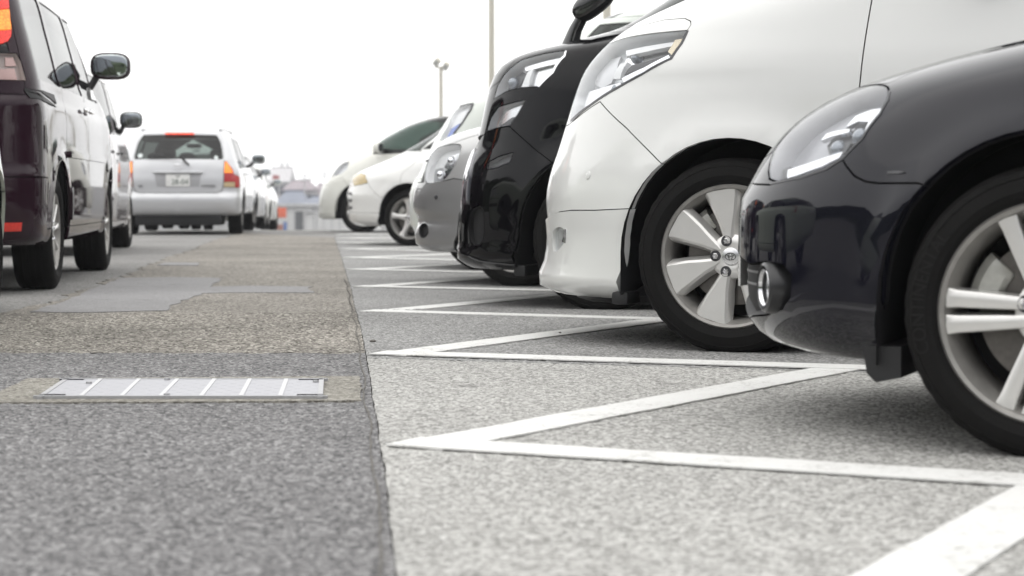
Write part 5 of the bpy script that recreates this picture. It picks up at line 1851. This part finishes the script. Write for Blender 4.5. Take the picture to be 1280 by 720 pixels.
def mauve_mpv():
    L, hx, hr = 4.1, .82, 3.32
    root = root_at('hatchback', L, hr, 1, .835, (-3.80, 18.7), heading(-.1, 1))
    tag(root, 'mauve-grey tall hatchback half hidden ahead of the dark minivan in the lane', 'car', GLANE)
    rows = [(.22, .10, 4.0, .80, .95, 2.5, .45, 3.2), (.25, .04, 4.05, .83, .95, 2.5, .45, 3.2), (.40, .0, 4.09, .85, .95, 2.5, .45, 3.2), (.60, .0, 4.1, .855, .95, 2.5, .45, 3.2), (.75, .06, 4.09, .855, .95, 2.5, .45, 3.2),
            (.90, .12, 4.08, .855, .95, 2.5, .45, 3.2), (1.02, .26, 4.07, .845, .95, 2.5, .45, 3.2), (1.10, .5, 4.06, .835, .9, 2.5, .45, 3.2), (1.16, .75, 4.05, .82, .8, 2.6, .45, 3.2), (1.4, 1.05, 4.0, .77, .6, 2.8, .45, 3.2),
            (1.7, 1.5, 3.9, .69, .5, 2.8, .45, 3.2), (1.8, 1.8, 3.75, .56, .5, 2.5, .45, 2.6), (1.84, 2.3, 3.2, .3, .4, 2.2, .4, 2.2)]
    b = Body('mauve', rows, 1, root, L, ds=.08)
    b.paint = PMAU
    b.region('rear_bumper', [b.UR(0, .66), b.UR(.85, .66), b.X(hr + .3, .6), b.X(hr, .4), b.X(hr, 0), (b.PT, 0)], PMAU, 'center')
    b.region('front_bumper', [(0, 0), b.U(0, .64), b.U(.75, .64), b.X(hx, .5), b.X(hx, 0)], PMAU, 'center')
    b.region('windscreen', [b.U(0, 1.18), b.U(.66, 1.18), b.U(.66, 1.72), b.U(0, 1.74)], TINT, 'glassc')
    greenhouse(b, 1.14, 1.66, 1.25, 1.62, 3.9, 3.8, (1.15, 2.3, 3.2), TINT, sill=.3)
    b.region('rear_window', [b.UR(0, 1.2), b.UR(.64, 1.2), b.UR(.62, 1.66), b.UR(0, 1.67)], TINT, 'glassc')
    b.region('tail_lamp', [b.UR(.7, .8), b.X(3.95, .8), b.X(3.93, 1.4), b.UR(.7, 1.4)], REDOFF, 'side')
    b.arch(hx, .30, .355, .014); b.arch(hr, .30, .355, .014)
    b.build()
    put_wheels(b, 'mauve10', (hx, hr), .298, .20, .195, ST10, .358, .30, yo=.84)
    b.patch([b.X(hr - .35, .50), b.X(hx + .37, .50), b.X(hx + .37, .55), b.X(hr - .35, .55)], 'side_moulding', PMAU, None, .014, .02)
    mirror_part(b, b.X(1.5, 1.19), -.01, (.08, .115, .085), BLACK, up=.13)
    handles(b, (2.15, 3.0), .96, BLACK)
    seats(b, (1.9, 2.7), (-.36, .36), .5, 1.15)
mauve_mpv()

def silver_estate():
    L, hx, hr = 4.4, .95, 3.56
    root = root_at('estate_car', L, hr, 1, .835, (-3.86, 28.65), heading(-.068, 1), z=ground_z(28.65))
    tag(root, 'silver estate car seen from behind with white number plate and lit amber lamps', 'car', GLANE)
    rows = [(.27, .12, 4.30, .80, 1.0, 2.4, .42, 3.2), (.29, .06, 4.34, .825, 1.0, 2.4, .42, 3.2), (.35, .03, 4.38, .838, 1.0, 2.4, .42, 3.2), (.48, .0, 4.40, .845, 1.0, 2.4, .42, 3.2), (.55, .0, 4.385, .847, 1.0, 2.4, .42, 3.2),
            (.58, .01, 4.345, .847, 1.0, 2.4, .40, 3.4), (.75, .08, 4.34, .846, 1.0, 2.4, .38, 3.4), (.85, .2, 4.325, .84, 1.0, 2.4, .38, 3.4), (.93, .5, 4.31, .825, 1.0, 2.4, .38, 3.4), (1.0, 1.0, 4.29, .80, .8, 2.5, .38, 3.4),
            (1.05, 1.15, 4.265, .78, .7, 2.6, .36, 3.6), (1.22, 1.5, 4.15, .73, .6, 2.7, .34, 3.6), (1.36, 1.85, 4.03, .68, .5, 2.7, .32, 3.6), (1.43, 2.1, 3.97, .64, .5, 2.6, .32, 3.2), (1.465, 2.4, 3.9, .55, .4, 2.4, .4, 2.6), (1.48, 2.8, 3.5, .3, .3, 2.2, .3, 2.2)]
    b = Body('estate', rows, 1, root, L, ds=.06)
    b.paint = PSF
    b.region('rear_bumper', [b.UR(0, .575), b.YR(.55, .575), b.YR(.60, .60), b.YR(.63, .70), b.YR(.80, .715), b.X(4.22, .715), b.X(hr + .32, .66), b.X(hr, .4), b.X(hr, 0), (b.PT, 0)], PSF, 'center')
    b.region('front_bumper', [(0, 0), b.U(0, .6), b.U(.75, .6), b.X(hx, .45), b.X(hx, 0)], PSF, 'center')
    b.region('tailgate', [b.UR(0, .585), b.YR(.54, .585), b.YR(.595, .62), b.YR(.62, .72), b.YR(.632, 1.03), b.YR(.60, 1.25), b.YR(.55, 1.41), b.UR(0, 1.425)], PSF, 'center')
    b.region('rear_window', [b.UR(0, 1.055), b.YR(.605, 1.05), b.YR(.612, 1.09), b.YR(.575, 1.28), b.YR(.525, 1.375), b.YR(.50, 1.395), b.UR(0, 1.405)], clear('estate_glass', (.30, .33, .32)), 'glassc')
    b.region('windscreen', [b.U(0, 1.05), b.U(.70, 1.05), b.U(.68, 1.40), b.U(0, 1.42)], GREENGLASS, 'glassc')
    greenhouse(b, 1.0, 1.36, 1.4, 1.95, 4.0, 3.75, (1.3, 2.35, 3.25, 3.9), TINT, sill=.28)
    b.region('tail_lamp', [b.YR(.625, .66), b.YR(.785, .655), b.X(4.10, .66), b.X(4.08, .80), b.YR(.77, .84), b.YR(.665, 1.025), b.YR(.635, 1.02)], REDOFF, 'side', off=.004)
    b.region('indicator_lamp', [b.YR(.632, .86), b.YR(.75, .86), b.YR(.70, .96), b.YR(.665, 1.02), b.YR(.636, 1.015)], ORGLIT, 'side', off=.006)
    b.region('reversing_lamp', [b.YR(.627, .665), b.YR(.775, .66), b.YR(.775, .735), b.YR(.628, .735)], lit('clear_amber', (.55, .42, .24), None, 0), 'side', off=.006)
    b.arch(hx, .31, .355, .012); b.arch(hr, .31, .355, .012)
    b.build()
    put_wheels(b, 'estate6', (hx, hr), .305, .205, .185, ST6, .358, .31, yo=.835)
    # high brake light, plate in its recess, garnish, wiper, badge, rails
    MB().box((L / 2 - .385, -.20, 1.402), (L / 2 - .36, .20, 1.428), .004).build('brake_lamp', REDLIT if False else lit('high_brake', (.6, .05, .03), (1, .10, .05), 1.6), root)
    xp = 4.335 - L / 2
    b.patch([b.UR(0, .665), b.YR(.29, .665), b.YR(.325, .85), b.UR(0, .85)], 'plate_recess', simple('recess_silver', (.40, .40, .41), .45, .4), None, .002, .004, join=True)
    plate(b, Vector((xp + .016, .0, .755)), PI / 2, '\u00b7 28-04', parent=root, top='500')
    MB().sup((xp + .012, 0, .868), (.022, .36, .02), 3).build('plate_garnish', PSF, root)
    MB().tube([(xp - .02, .02, 1.06), (xp - .045, -.25, 1.085), (xp - .05, -.42, 1.09)], .010, 8).build('rear_wiper', BLACK, root)
    MB().tube([(xp - .005, .055, 1.07), (xp + .012, .10, 1.02), (xp + .022, .16, .965)], [.020, .016, .012], 8).build('wiper_arm', BLACK, root)
    em = MB()
    for (a_, b_, cz) in ((.052, .034, 0), (.018, .034, 0), (.034, .014, .017)):
        em.tube([(xp + .006, a_ * math.cos(t * 2 * PI / 24), .955 + cz + b_ * math.sin(t * 2 * PI / 24)) for t in range(24)], .004, 6, True)
    em.build('emblem', CHROME, root)
    for y_, w_ in ((.42, .10), (-.52, .03)):
        MB().box((xp - .004, y_ - w_, .668), (xp + .006, y_ + w_, .69)).build('model_badge', simple('badge_grey', (.32, .32, .33), .3, .6), root)
    for y_, z_ in ((-.53, 1.10), (.52, 1.075)):
        p, n = b.at(b.YR(abs(y_), z_), -.002, 1 if y_ > 0 else -1)
        rot = Vector((0, 1, 0)).rotation_difference(n).to_matrix().to_4x4()
        m = MB().lathe([(.001, .003), (.036 if y_ < 0 else .03, .003), (.036 if y_ < 0 else .03, 0)], 18)
        m.v = [tuple(Matrix.Translation(p) @ rot @ Vector(q)) for q in m.v]
        m.build('window_sticker', simple('sticker', (.7, .75, .74) if y_ < 0 else (.66, .66, .7), .5), root)
    for sd in (-1, 1):
        MB().tube([(-.35, sd * .56, 1.462), (-.28, sd * .565, 1.50), (1.45, sd * .55, 1.495), (1.56, sd * .54, 1.455)], [.02, .017, .017, .024], 8).build('roof_rail', PSF, root)
        MB().sup((1.50, sd * .545, 1.475), (.07, .03, .03), 2.6, 12, 8).build('rail_foot', LAMPGREY, root)
    MB().box((L / 2 - .75, -.60, .13), (L / 2 - .14, .60, .30), .03).build('rear_valance', BLACK, root)
    MB().sup((L / 2 - .45, .3, .26), (.22, .12, .07), 3).build('silencer', DISC, root)
    mirror_part(b, b.X(1.62, 1.0), .06, (.07, .105, .075), PSF, up=.10)
    handles(b, (2.2, 3.1), .86)
    seats(b, (1.95,), (-.37, .37), .45, 1.06); seats(b, (2.9,), (-.45, 0, .45), .45, .98, .2)
    MB().sup((1.6 - L / 2, -.02, 1.30), (.01, .12, .035), 3, 14, 8).build('interior_mirror', BLACK, root)
silver_estate()

def lane_sedan(name, label, hub, h, col, sc=1.0):
    L, hx, hr = 4.5, .9, 3.52
    root = root_at(name, L, hr, 1, .84, hub, heading(h, 1), z=ground_z(hub[1]), pitch=0)
    c_ = -.0171
    root.rotation_euler[1] = math.atan2(ground_z(hub[1] + 2) - ground_z(hub[1]), 2.0)
    bpy.context.view_layer.update()
    tag(root, label, 'car', GLANE)
    rows = [(.22, .12, 4.40, .80, 1.0, 2.4, .5, 3), (.25, .06, 4.44, .83, 1.0, 2.4, .5, 3), (.42, .0, 4.49, .855, 1.0, 2.4, .5, 3), (.58, .0, 4.5, .86, 1.0, 2.4, .5, 3), (.62, .02, 4.47, .86, 1.0, 2.4, .5, 3), (.75, .12, 4.46, .857, 1.0, 2.4, .5, 3),
            (.88, .45, 4.44, .84, 1.0, 2.4, .5, 3), (.95, .8, 4.40, .81, .9, 2.5, .55, 2.8), (1.0, 1.1, 4.15, .78, .8, 2.6, .5, 2.8), (1.03, 1.2, 3.9, .76, .7, 2.6, .5, 3), (1.2, 1.5, 3.6, .71, .6, 2.7, .5, 3), (1.36, 1.9, 3.3, .62, .5, 2.7, .5, 3), (1.42, 2.15, 3.1, .5, .4, 2.4, .4, 2.4), (1.45, 2.5, 2.8, .25, .25, 2.2, .25, 2.2)]
    b = Body(name, rows, 1, root, L, ds=.10)
    b.paint = col
    b.region('rear_bumper', [b.UR(0, .62), b.UR(.85, .62), b.X(hr + .33, .6), b.X(hr, .4), b.X(hr, 0), (b.PT, 0)], col, 'center')
    b.region('windscreen', [b.U(0, 1.04), b.U(.72, 1.04), b.U(.70, 1.36), b.U(0, 1.38)], GREENGLASS, 'glassc')
    b.region('rear_window', [b.UR(0, 1.06), b.UR(.68, 1.06), b.UR(.66, 1.35), b.UR(0, 1.37)], TINT, 'glassc')
    greenhouse(b, 1.0, 1.33, 1.5, 2.05, 3.55, 3.2, (1.35, 2.35, 3.2), TINT, sill=.28)
    b.region('tail_lamp', [b.UR(.58, .68), b.UR(.84, .68), b.X(4.2, .70), b.X(4.25, .88), b.UR(.80, .92), b.UR(.62, .92)], REDLIT, 'side', off=.004)
    b.arch(hx, .31, .36, .012); b.arch(hr, .31, .36, .012)
    b.build()
    put_wheels(b, 'lane6', (hx, hr), .305, .205, .19, ST6, .363, .31, yo=.84, seg=48)
    mirror_part(b, b.X(1.7, 1.02), .05, (.07, .10, .07), col, up=.07)
    plate(b, Vector((L / 2 - .015, 0, .76)), PI / 2, '', parent=root)
    seats(b, (2.0, 2.9), (-.36, .36), .45, 1.0)
lane_sedan('saloon_car', 'pale silver saloon with red tail lamp just ahead of the estate car', (-4.70, 36.6), -.05, PSF)
lane_sedan('saloon_car', 'farthest pale saloon in the lane, ahead of the other saloon', (-5.32, 43.8), -.05, PBE)

def edge_car(name, label, hub, col, h=-.1):
    L, hx, hr = 4.3, .85, 3.4
    root = root_at(name, L, hx, 1, .84, hub, heading(h, 1))
    tag(root, label, 'car', GLANE)
    rows = [(.22, .10, 4.20, .80, .8, 2.8, .5, 3), (.25, .04, 4.24, .83, .8, 2.8, .5, 3), (.45, .0, 4.29, .85, .8, 2.8, .5, 3), (.60, .0, 4.3, .855, .8, 2.8, .5, 3), (.75, .06, 4.28, .855, .8, 2.8, .5, 3),
            (.84, .18, 4.27, .85, .8, 2.8, .5, 3), (.91, .5, 4.26, .83, .8, 2.6, .5, 3), (.98, .9, 4.24, .81, .8, 2.6, .5, 3), (1.05, 1.05, 4.2, .79, .7, 2.6, .5, 3), (1.3, 1.5, 4.05, .72, .6, 2.8, .5, 3), (1.48, 1.95, 3.8, .62, .5, 2.6, .5, 2.8), (1.53, 2.4, 3.4, .3, .4, 2.2, .4, 2.2)]
    b = Body(name, rows, 1, root, L, ds=.08)
    b.paint = col
    b.region('front_bumper', [(0, 0), b.U(0, .60), b.U(.78, .585), b.X(hx, .5), b.X(hx, 0)], col, 'center', gap=.004)
    b.region('bumper_moulding', [b.U(0, .48), b.U(.7, .48), b.X(hx - .36, .48), b.X(hx - .36, .515), b.U(.7, .515), b.U(0, .515)], BLACK, 'center', off=.01, gap=0)
    b.region('windscreen', [b.U(0, 1.06), b.U(.66, 1.06), b.U(.66, 1.46), b.U(0, 1.47)], TINT, 'glassc')
    greenhouse(b, 1.03, 1.42, 1.4, 1.9, 4.0, 3.85, (1.3, 2.3, 3.2), TINT, sill=.28)
    b.region('rear_window', [b.UR(0, 1.06), b.UR(.64, 1.06), b.UR(.62, 1.42), b.UR(0, 1.43)], TINT, 'glassc')
    b.region('rear_bumper', [b.UR(0, .62), b.UR(.85, .62), b.X(hr + .33, .6), b.X(hr, .4), b.X(hr, 0), (b.PT, 0)], col, 'center')
    b.region('tail_lamp', [b.UR(.60, .72), b.UR(.88, .72), b.X(4.05, .74), b.X(4.05, .96), b.UR(.84, 1.0), b.UR(.62, 1.0)], REDOFF, 'side', off=.004)
    b.region('headlamp', [b.U(.42, .62), b.U(.80, .64), b.X(.42, .66), b.X(.46, .78), b.U(.75, .80), b.U(.45, .78)], LENS, 'lamp', depth=.05, hmat=BEZEL)
    b.arch(hx, .31, .36, .012); b.arch(hr, .31, .36, .012)
    b.build()
    put_wheels(b, 'edge6', (hx, hr), .305, .205, .19, ST6, .363, .31, yo=.84)
    mirror_part(b, b.X(1.75, 1.06), -.10, (.07, .09, .07), col)
    handles(b, (2.15, 3.05), .88)
    plate(b, Vector((L / 2 + .004, 0, .80)), PI / 2, '', parent=root)
    seats(b, (2.0, 2.9), (-.36, .36), .5, 1.1)
edge_car('hatchback', 'pale green-white car just poking in at the left picture edge', (-2.40, 9.25), PPG)

# ------------------------------------------------------------------ beyond the crest: sheds, roofs, masts and light poles
def at_far(px_, y, d):
    """world point at depth d under a photo pixel"""
    r = pix_ray(px_, y)
    t = d / r.y
    return Vector((r.x * t, d, CAM_H + r.z * t))

SHED = simple('shed_white', (.74, .74, .72), .7, var=.06, bscale=.6)
DOORG = simple('shed_door', (.10, .105, .11), .6)
SHEDD = simple('shed_grey', (.5, .5, .5), .7)
ORANGE = simple('orange_panel', (.80, .14, .05), .6)
BLUE = simple('blue_panel', (.03, .13, .42), .5)
ROOFB = simple('slate_blue_roof', (.20, .22, .27), .75, var=.25, bscale=.5)
ROOFM = simple('mauve_roof', (.30, .26, .28), .75, var=.2, bscale=.5)
WALLP = simple('house_wall', (.55, .54, .55), .8, var=.1, bscale=.4)
PANE = simple('far_pane', (.06, .07, .09), .1)
POLE = simple('cream_pole', (.62, .59, .50), .5, var=.08, bscale=3)

def empty(name, loc, label, cat, group=None):
    o = bpy.data.objects.new(name, None)
    o.location = loc
    COL.objects.link(o)
    return tag(o, label, cat, group)

GZ = ground_z(200)
# long white shed with doors and wall panels
def shed():
    d = 200.0
    xl, xr = at_far(318, 260, d).x, at_far(470, 260, d).x
    top = at_far(400, 258.5, d).z
    r = empty('shed', ((xl + xr) / 2, d, GZ), 'long low white shed with a dark doorway behind the crest of the lot', 'shed')
    ox = Vector(r.location)
    def lx(p): return at_far(p, 260, d).x - ox.x
    h = top - GZ
    MB().box((xl - ox.x, 0, 0), (xr - ox.x, 8, h)).build('wall', SHED, r, smooth=False)
    MB().box((xl - ox.x - .3, -.35, h), (xr - ox.x + .3, 8.3, h + .28)).build('roof', SHEDD, r, smooth=False)
    dr_ = MB().box((lx(369), -.06, 0), (lx(379), .02, h - .45)).build('door', DOORG, r, smooth=False)
    MB().box((lx(378), -.1, .9), (lx(378.6), -.04, 1.1)).build('handle', SHEDD, dr_, smooth=False)
    for p in (352, 360, 366.5, 381, 391.5, 395.5, 404, 414, 424, 440, 455):
        MB().box((lx(p), -.09, 0), (lx(p + .9), .02, h)).build('wall_post', SHEDD, r, smooth=False)
    MB().box((lx(382), -.5, h - .55), (lx(389), -.02, h - .35)).build('canopy', SHEDD, r, smooth=False)
shed()
d = 190.0
pa, pb = at_far(347, 259.5, d), at_far(358, 272, d)
gz = ground_z(d)
r = empty('notice_board', ((pa.x + pb.x) / 2, d, gz), 'bright orange rectangular board on two posts before the white shed', 'sign')
MB().box((pa.x - r.location.x, -.05, pb.z - gz), (pb.x - r.location.x, .05, pa.z - gz), .01).build('panel', ORANGE, r)
for k in (-1, 1):
    MB().box((k * .30 - .04, .05, 0), (k * .30 + .04, .13, pa.z - gz)).build('post', SHEDD, r, smooth=False)
pa, pb = at_far(354.5, 277.5, d - 2), at_far(358.5, 293, d - 2)
gz = ground_z(d - 2)
r = empty('banner', ((pa.x + pb.x) / 2, d - 2, gz), 'narrow blue upright banner beneath the orange board', 'banner')
MB().box((pa.x - r.location.x, -.03, .25), (pb.x - r.location.x, .03, pa.z - gz)).build('cloth', BLUE, r, smooth=False)
MB().tube([(pa.x - r.location.x - .05, 0, 0), (pa.x - r.location.x - .05, 0, pa.z - gz + .1)], .025, 8).build('pole', SHEDD, r)
pa, pb = at_far(346, 283, d - 3), at_far(354, 289, d - 3)
gz = ground_z(d - 3)
tag(MB().box((pa.x, d - 3.6, gz), (pb.x, d - 3, gz + 1.0), .02).build('crate', simple('red_brown', (.32, .13, .09), .8)), 'low red-brown crate standing under the orange board', 'crate')

# houses with hipped and gabled roofs
def house(pl, pr, yr, ye, d, roofmat, label, depth=9.0, gable=False, wins=0):
    xl, xr = at_far(pl, ye, d).x, at_far(pr, ye, d).x
    ze, zr = at_far(pl, ye, d).z, at_far(pl, yr, d).z
    r = empty('house', ((xl + xr) / 2, d, GZ), label, 'house', 'roofs beyond the white shed')
    w = (xr - xl) / 2
    e, t = ze - GZ, zr - GZ
    wl_ = MB().box((-w + .3, .3, 0), (w - .3, depth - .3, e)).build('wall', WALLP, r, smooth=False)
    i = 0 if gable else min(w * .45, depth / 2)
    v = [(-w, 0, e - .1), (w, 0, e - .1), (w, depth, e - .1), (-w, depth, e - .1), (-w + i, depth / 2, t), (w - i, depth / 2, t)]
    rf = mk('roof', v + [(a, b_, c - .18) for a, b_, c in v[:4]], [(0, 1, 5, 4), (1, 2, 5), (2, 3, 4, 5), (3, 0, 4), (1, 0, 6, 7), (2, 1, 7, 8), (3, 2, 8, 9), (0, 3, 9, 6), (6, 9, 8, 7)], roofmat, r, smooth=False)
    MB().box((-w + i - .1, depth / 2 - .15, t - .06), (w - i + .1, depth / 2 + .15, t + .12)).build('ridge', roofmat, rf, smooth=False)
    for k in range(wins):
        x = -w + (2 * w) * (k + .5) / wins
        MB().box((x - .7, .22, e - 2.0), (x + .7, .31, e - .8)).build('window', PANE, r, smooth=False)
house(343, 382, 239, 253, 235, ROOFB, 'slate-blue hipped roof at the left above the shed, nearest of the houses', wins=3)
house(376, 418, 246, 255, 228, ROOFB, 'low dark slate roof right above the shed doorway', wins=3)
house(352, 392, 226, 236, 262, ROOFM, 'mauve-roofed house standing behind the slate-blue roofs', wins=4)
house(386, 424, 230, 243, 270, ROOFM, 'wide mauve roof at the right, nearest the row of parked cars', wins=4)
house(335, 362, 209, 226, 300, WALLP, 'pale grey tall house with gabled roof, highest on the skyline', gable=True, wins=2)
# rooftop sign
pa, pb = at_far(341, 219, 255), at_far(349, 224.5, 255)
r = empty('rooftop_sign', ((pa.x + pb.x) / 2, 255, GZ), 'small reddish billboard on a frame over the far roofs', 'sign')
MB().box((-(pb.x - pa.x) / 2, -.1, pb.z - GZ), ((pb.x - pa.x) / 2, .1, pa.z - GZ)).build('panel', simple('dull_red', (.45, .12, .12), .7), r, smooth=False)
for k in (-.3, .3):
    MB().box((k - .06, .1, 0), (k + .06, .25, pa.z - GZ)).build('post', SHEDD, r, smooth=False)
# lattice tower and thin poles
def mast(px_, yt, d, label, w=.10):
    c, t = at_far(px_, 250, d), at_far(px_, yt, d)
    r = empty('utility_pole', (c.x, d, GZ), label, 'pole', 'utility poles over the far roofs')
    h = t.z - GZ
    MB().tube([(0, 0, 0), (0, 0, h)], [w, w * .7], 8).build('shaft', SHEDD, r)
    for k in (.94, .88):
        MB().box((-.9, -.06, h * k - .06), (.9, .06, h * k + .06)).build('crossarm', SHEDD, r, smooth=False)
mast(381, 216, 260, 'thin grey utility pole in the middle of the far roofs')
mast(406, 213, 270, 'thin grey utility pole nearest the row of parked cars')
mast(388, 205, 320, 'tallest hair-thin utility pole behind the far roofs', .08)
c, t = at_far(356, 240, 310), at_far(356, 203, 310)
r = empty('lattice_tower', (c.x, 310, GZ), 'pale lattice tower rising behind the grey gabled house', 'tower')
h = t.z - GZ
for sx in (-1, 1):
    for sy in (-1, 1):
        MB().tube([(sx * .9, sy * .9, 0), (sx * .5, sy * .5, h)], .09, 6).build('leg', SHEDD, r)
for k in range(9):
    z0, z1 = h * k / 9, h * (k + 1) / 9
    w0, w1 = .9 - .4 * k / 9, .9 - .4 * (k + 1) / 9
    m = MB()
    m.tube([(-w0, -w0, z0), (w1, -w1, z1)], .05, 5); m.tube([(w0, -w0, z0), (-w1, -w1, z1)], .05, 5)
    m.tube([(-w1, -w1, z1), (w1, -w1, z1)], .05, 5)
    m.build('brace', SHEDD, r)

# light poles of the lot
def light_pole(px_, d, rad, h, label, heads):
    x = (px_ - 640) / FPX * d
    z0 = ground_z(d)
    r = empty('light_pole', (x, d, z0), label, 'light pole', 'light poles of the car park')
    MB().tube([(0, 0, 0), (0, 0, h)], [rad, rad * .85], 16).build('shaft', POLE, r)
    MB().lathe([(rad * 2.2, 0), (rad * 2.2, .04), (rad * 1.3, .05), (rad * 1.25, .3), (rad, .32)], 16, 'z').build('base', POLE, r)
    if heads == 'flood':
        MB().box((-.24, -.04, h - .04), (.26, .04, h + .03), .01).build('crossbar', POLE, r)
        for x_, z_, ang in ((-.16, .20, .75), (.20, .04, .55)):
            M = Matrix.Translation((x_, -.05, h + z_)) @ Matrix.Rotation(ang, 4, 'Y') @ Matrix.Rotation(.5, 4, 'X')
            hd = MB().box((-.12, -.11, -.16), (.12, .11, .16), .04, M).build('floodlight', POLE, r)
            MB().box((-.09, -.125, -.12), (.09, -.108, .12), .01, M).build('lamp_glass', simple('lamp_pale', (.6, .6, .56), .15), hd)
            MB().tube([(x_, 0, h), (x_, 0, h + z_ - .05)], .03, 8).build('bracket', POLE, r)
    else:
        MB().tube([(0, 0, h - .05), (.5, -.2, h + .2), (1.3, -.5, h + .25)], .05, 8).build('arm', POLE, r)
        MB().sup((1.6, -.62, h + .24), (.42, .18, .08), 3).build('lantern', POLE, r)
light_pole(551.5, 80, .095, at_far(551, 84, 80).z - ground_z(80), 'short cream pole topped by two floodlights above the white minivan', 'flood')
light_pole(614.5, 72, .125, 11.5, 'tall plain cream pole rising out of the picture behind the van', 'arm')
light_pole(758, 46, .105, 10.5, 'cream pole glimpsed at the top edge behind the black minivan', 'arm')

# ------------------------------------------------------------------ unseen dark bank behind the camera, added for the black paintwork to reflect
def bank():
    path = [(-24, 46), (-24, 25), (-23, 8), (-20, -6), (-10, -14), (4, -16), (20, -16), (40, -14), (60, -10)]
    pts = chaikin(path, 3, False)
    g = np.random.default_rng(5)
    v, f = [], []
    n = len(pts)
    m = 26
    for i, (x, y) in enumerate(pts):
        a, b_ = pts[max(0, i - 1)], pts[min(n - 1, i + 1)]
        d = Vector((b_[0] - a[0], b_[1] - a[1])).normalized()
        o = Vector((d.y, -d.x))
        if o.dot(Vector((x - 10, y - 20))) < 0: o = -o
        for k in range(m):
            t = k / (m - 1)
            h = 4.2 * (1 - (1 - min(1, t * 2.2)) ** 2) + .35 * math.sin(i * .9) * t
            w = t * 9
            jit = g.normal(0, .28) if k else 0
            v.append((x + o.x * (w + jit), y + o.y * (w + jit), ground_z(y) - .03 + max(0, h + (g.normal(0, .3) if k else 0))))
    for i in range(n - 1):
        for k in range(m - 1):
            f.append((i * m + k, (i + 1) * m + k, (i + 1) * m + k + 1, i * m + k + 1))
    mt = simple('dark_bank_green', (.045, .06, .03), .9, bump=.8, bscale=9, var=.5)
    tag(mk('added_dark_bank', v, f, mt, smooth=False), kind='structure')
bank()

# ------------------------------------------------------------------ thin haze that whitens the distance
hz = MB().box((-330, -30, GZ - 1.2), (330, 480, 16)).build('haze', None or simple('haze_placeholder', (1, 1, 1)), None, smooth=False)
hm = bpy.data.materials.new('haze_air'); hm.use_nodes = True
hm.node_tree.nodes.remove(hm.node_tree.nodes['Principled BSDF'])
pv_ = hm.node_tree.nodes.new('ShaderNodeVolumePrincipled')
pv_.inputs['Color'].default_value = (.95, .96, 1.0, 1)
pv_.inputs['Density'].default_value = 0.0008
hm.node_tree.links.new(pv_.outputs[0], hm.node_tree.nodes['Material Output'].inputs['Volume'])
hz.data.materials[0] = hm
hz['kind'] = 'stuff'
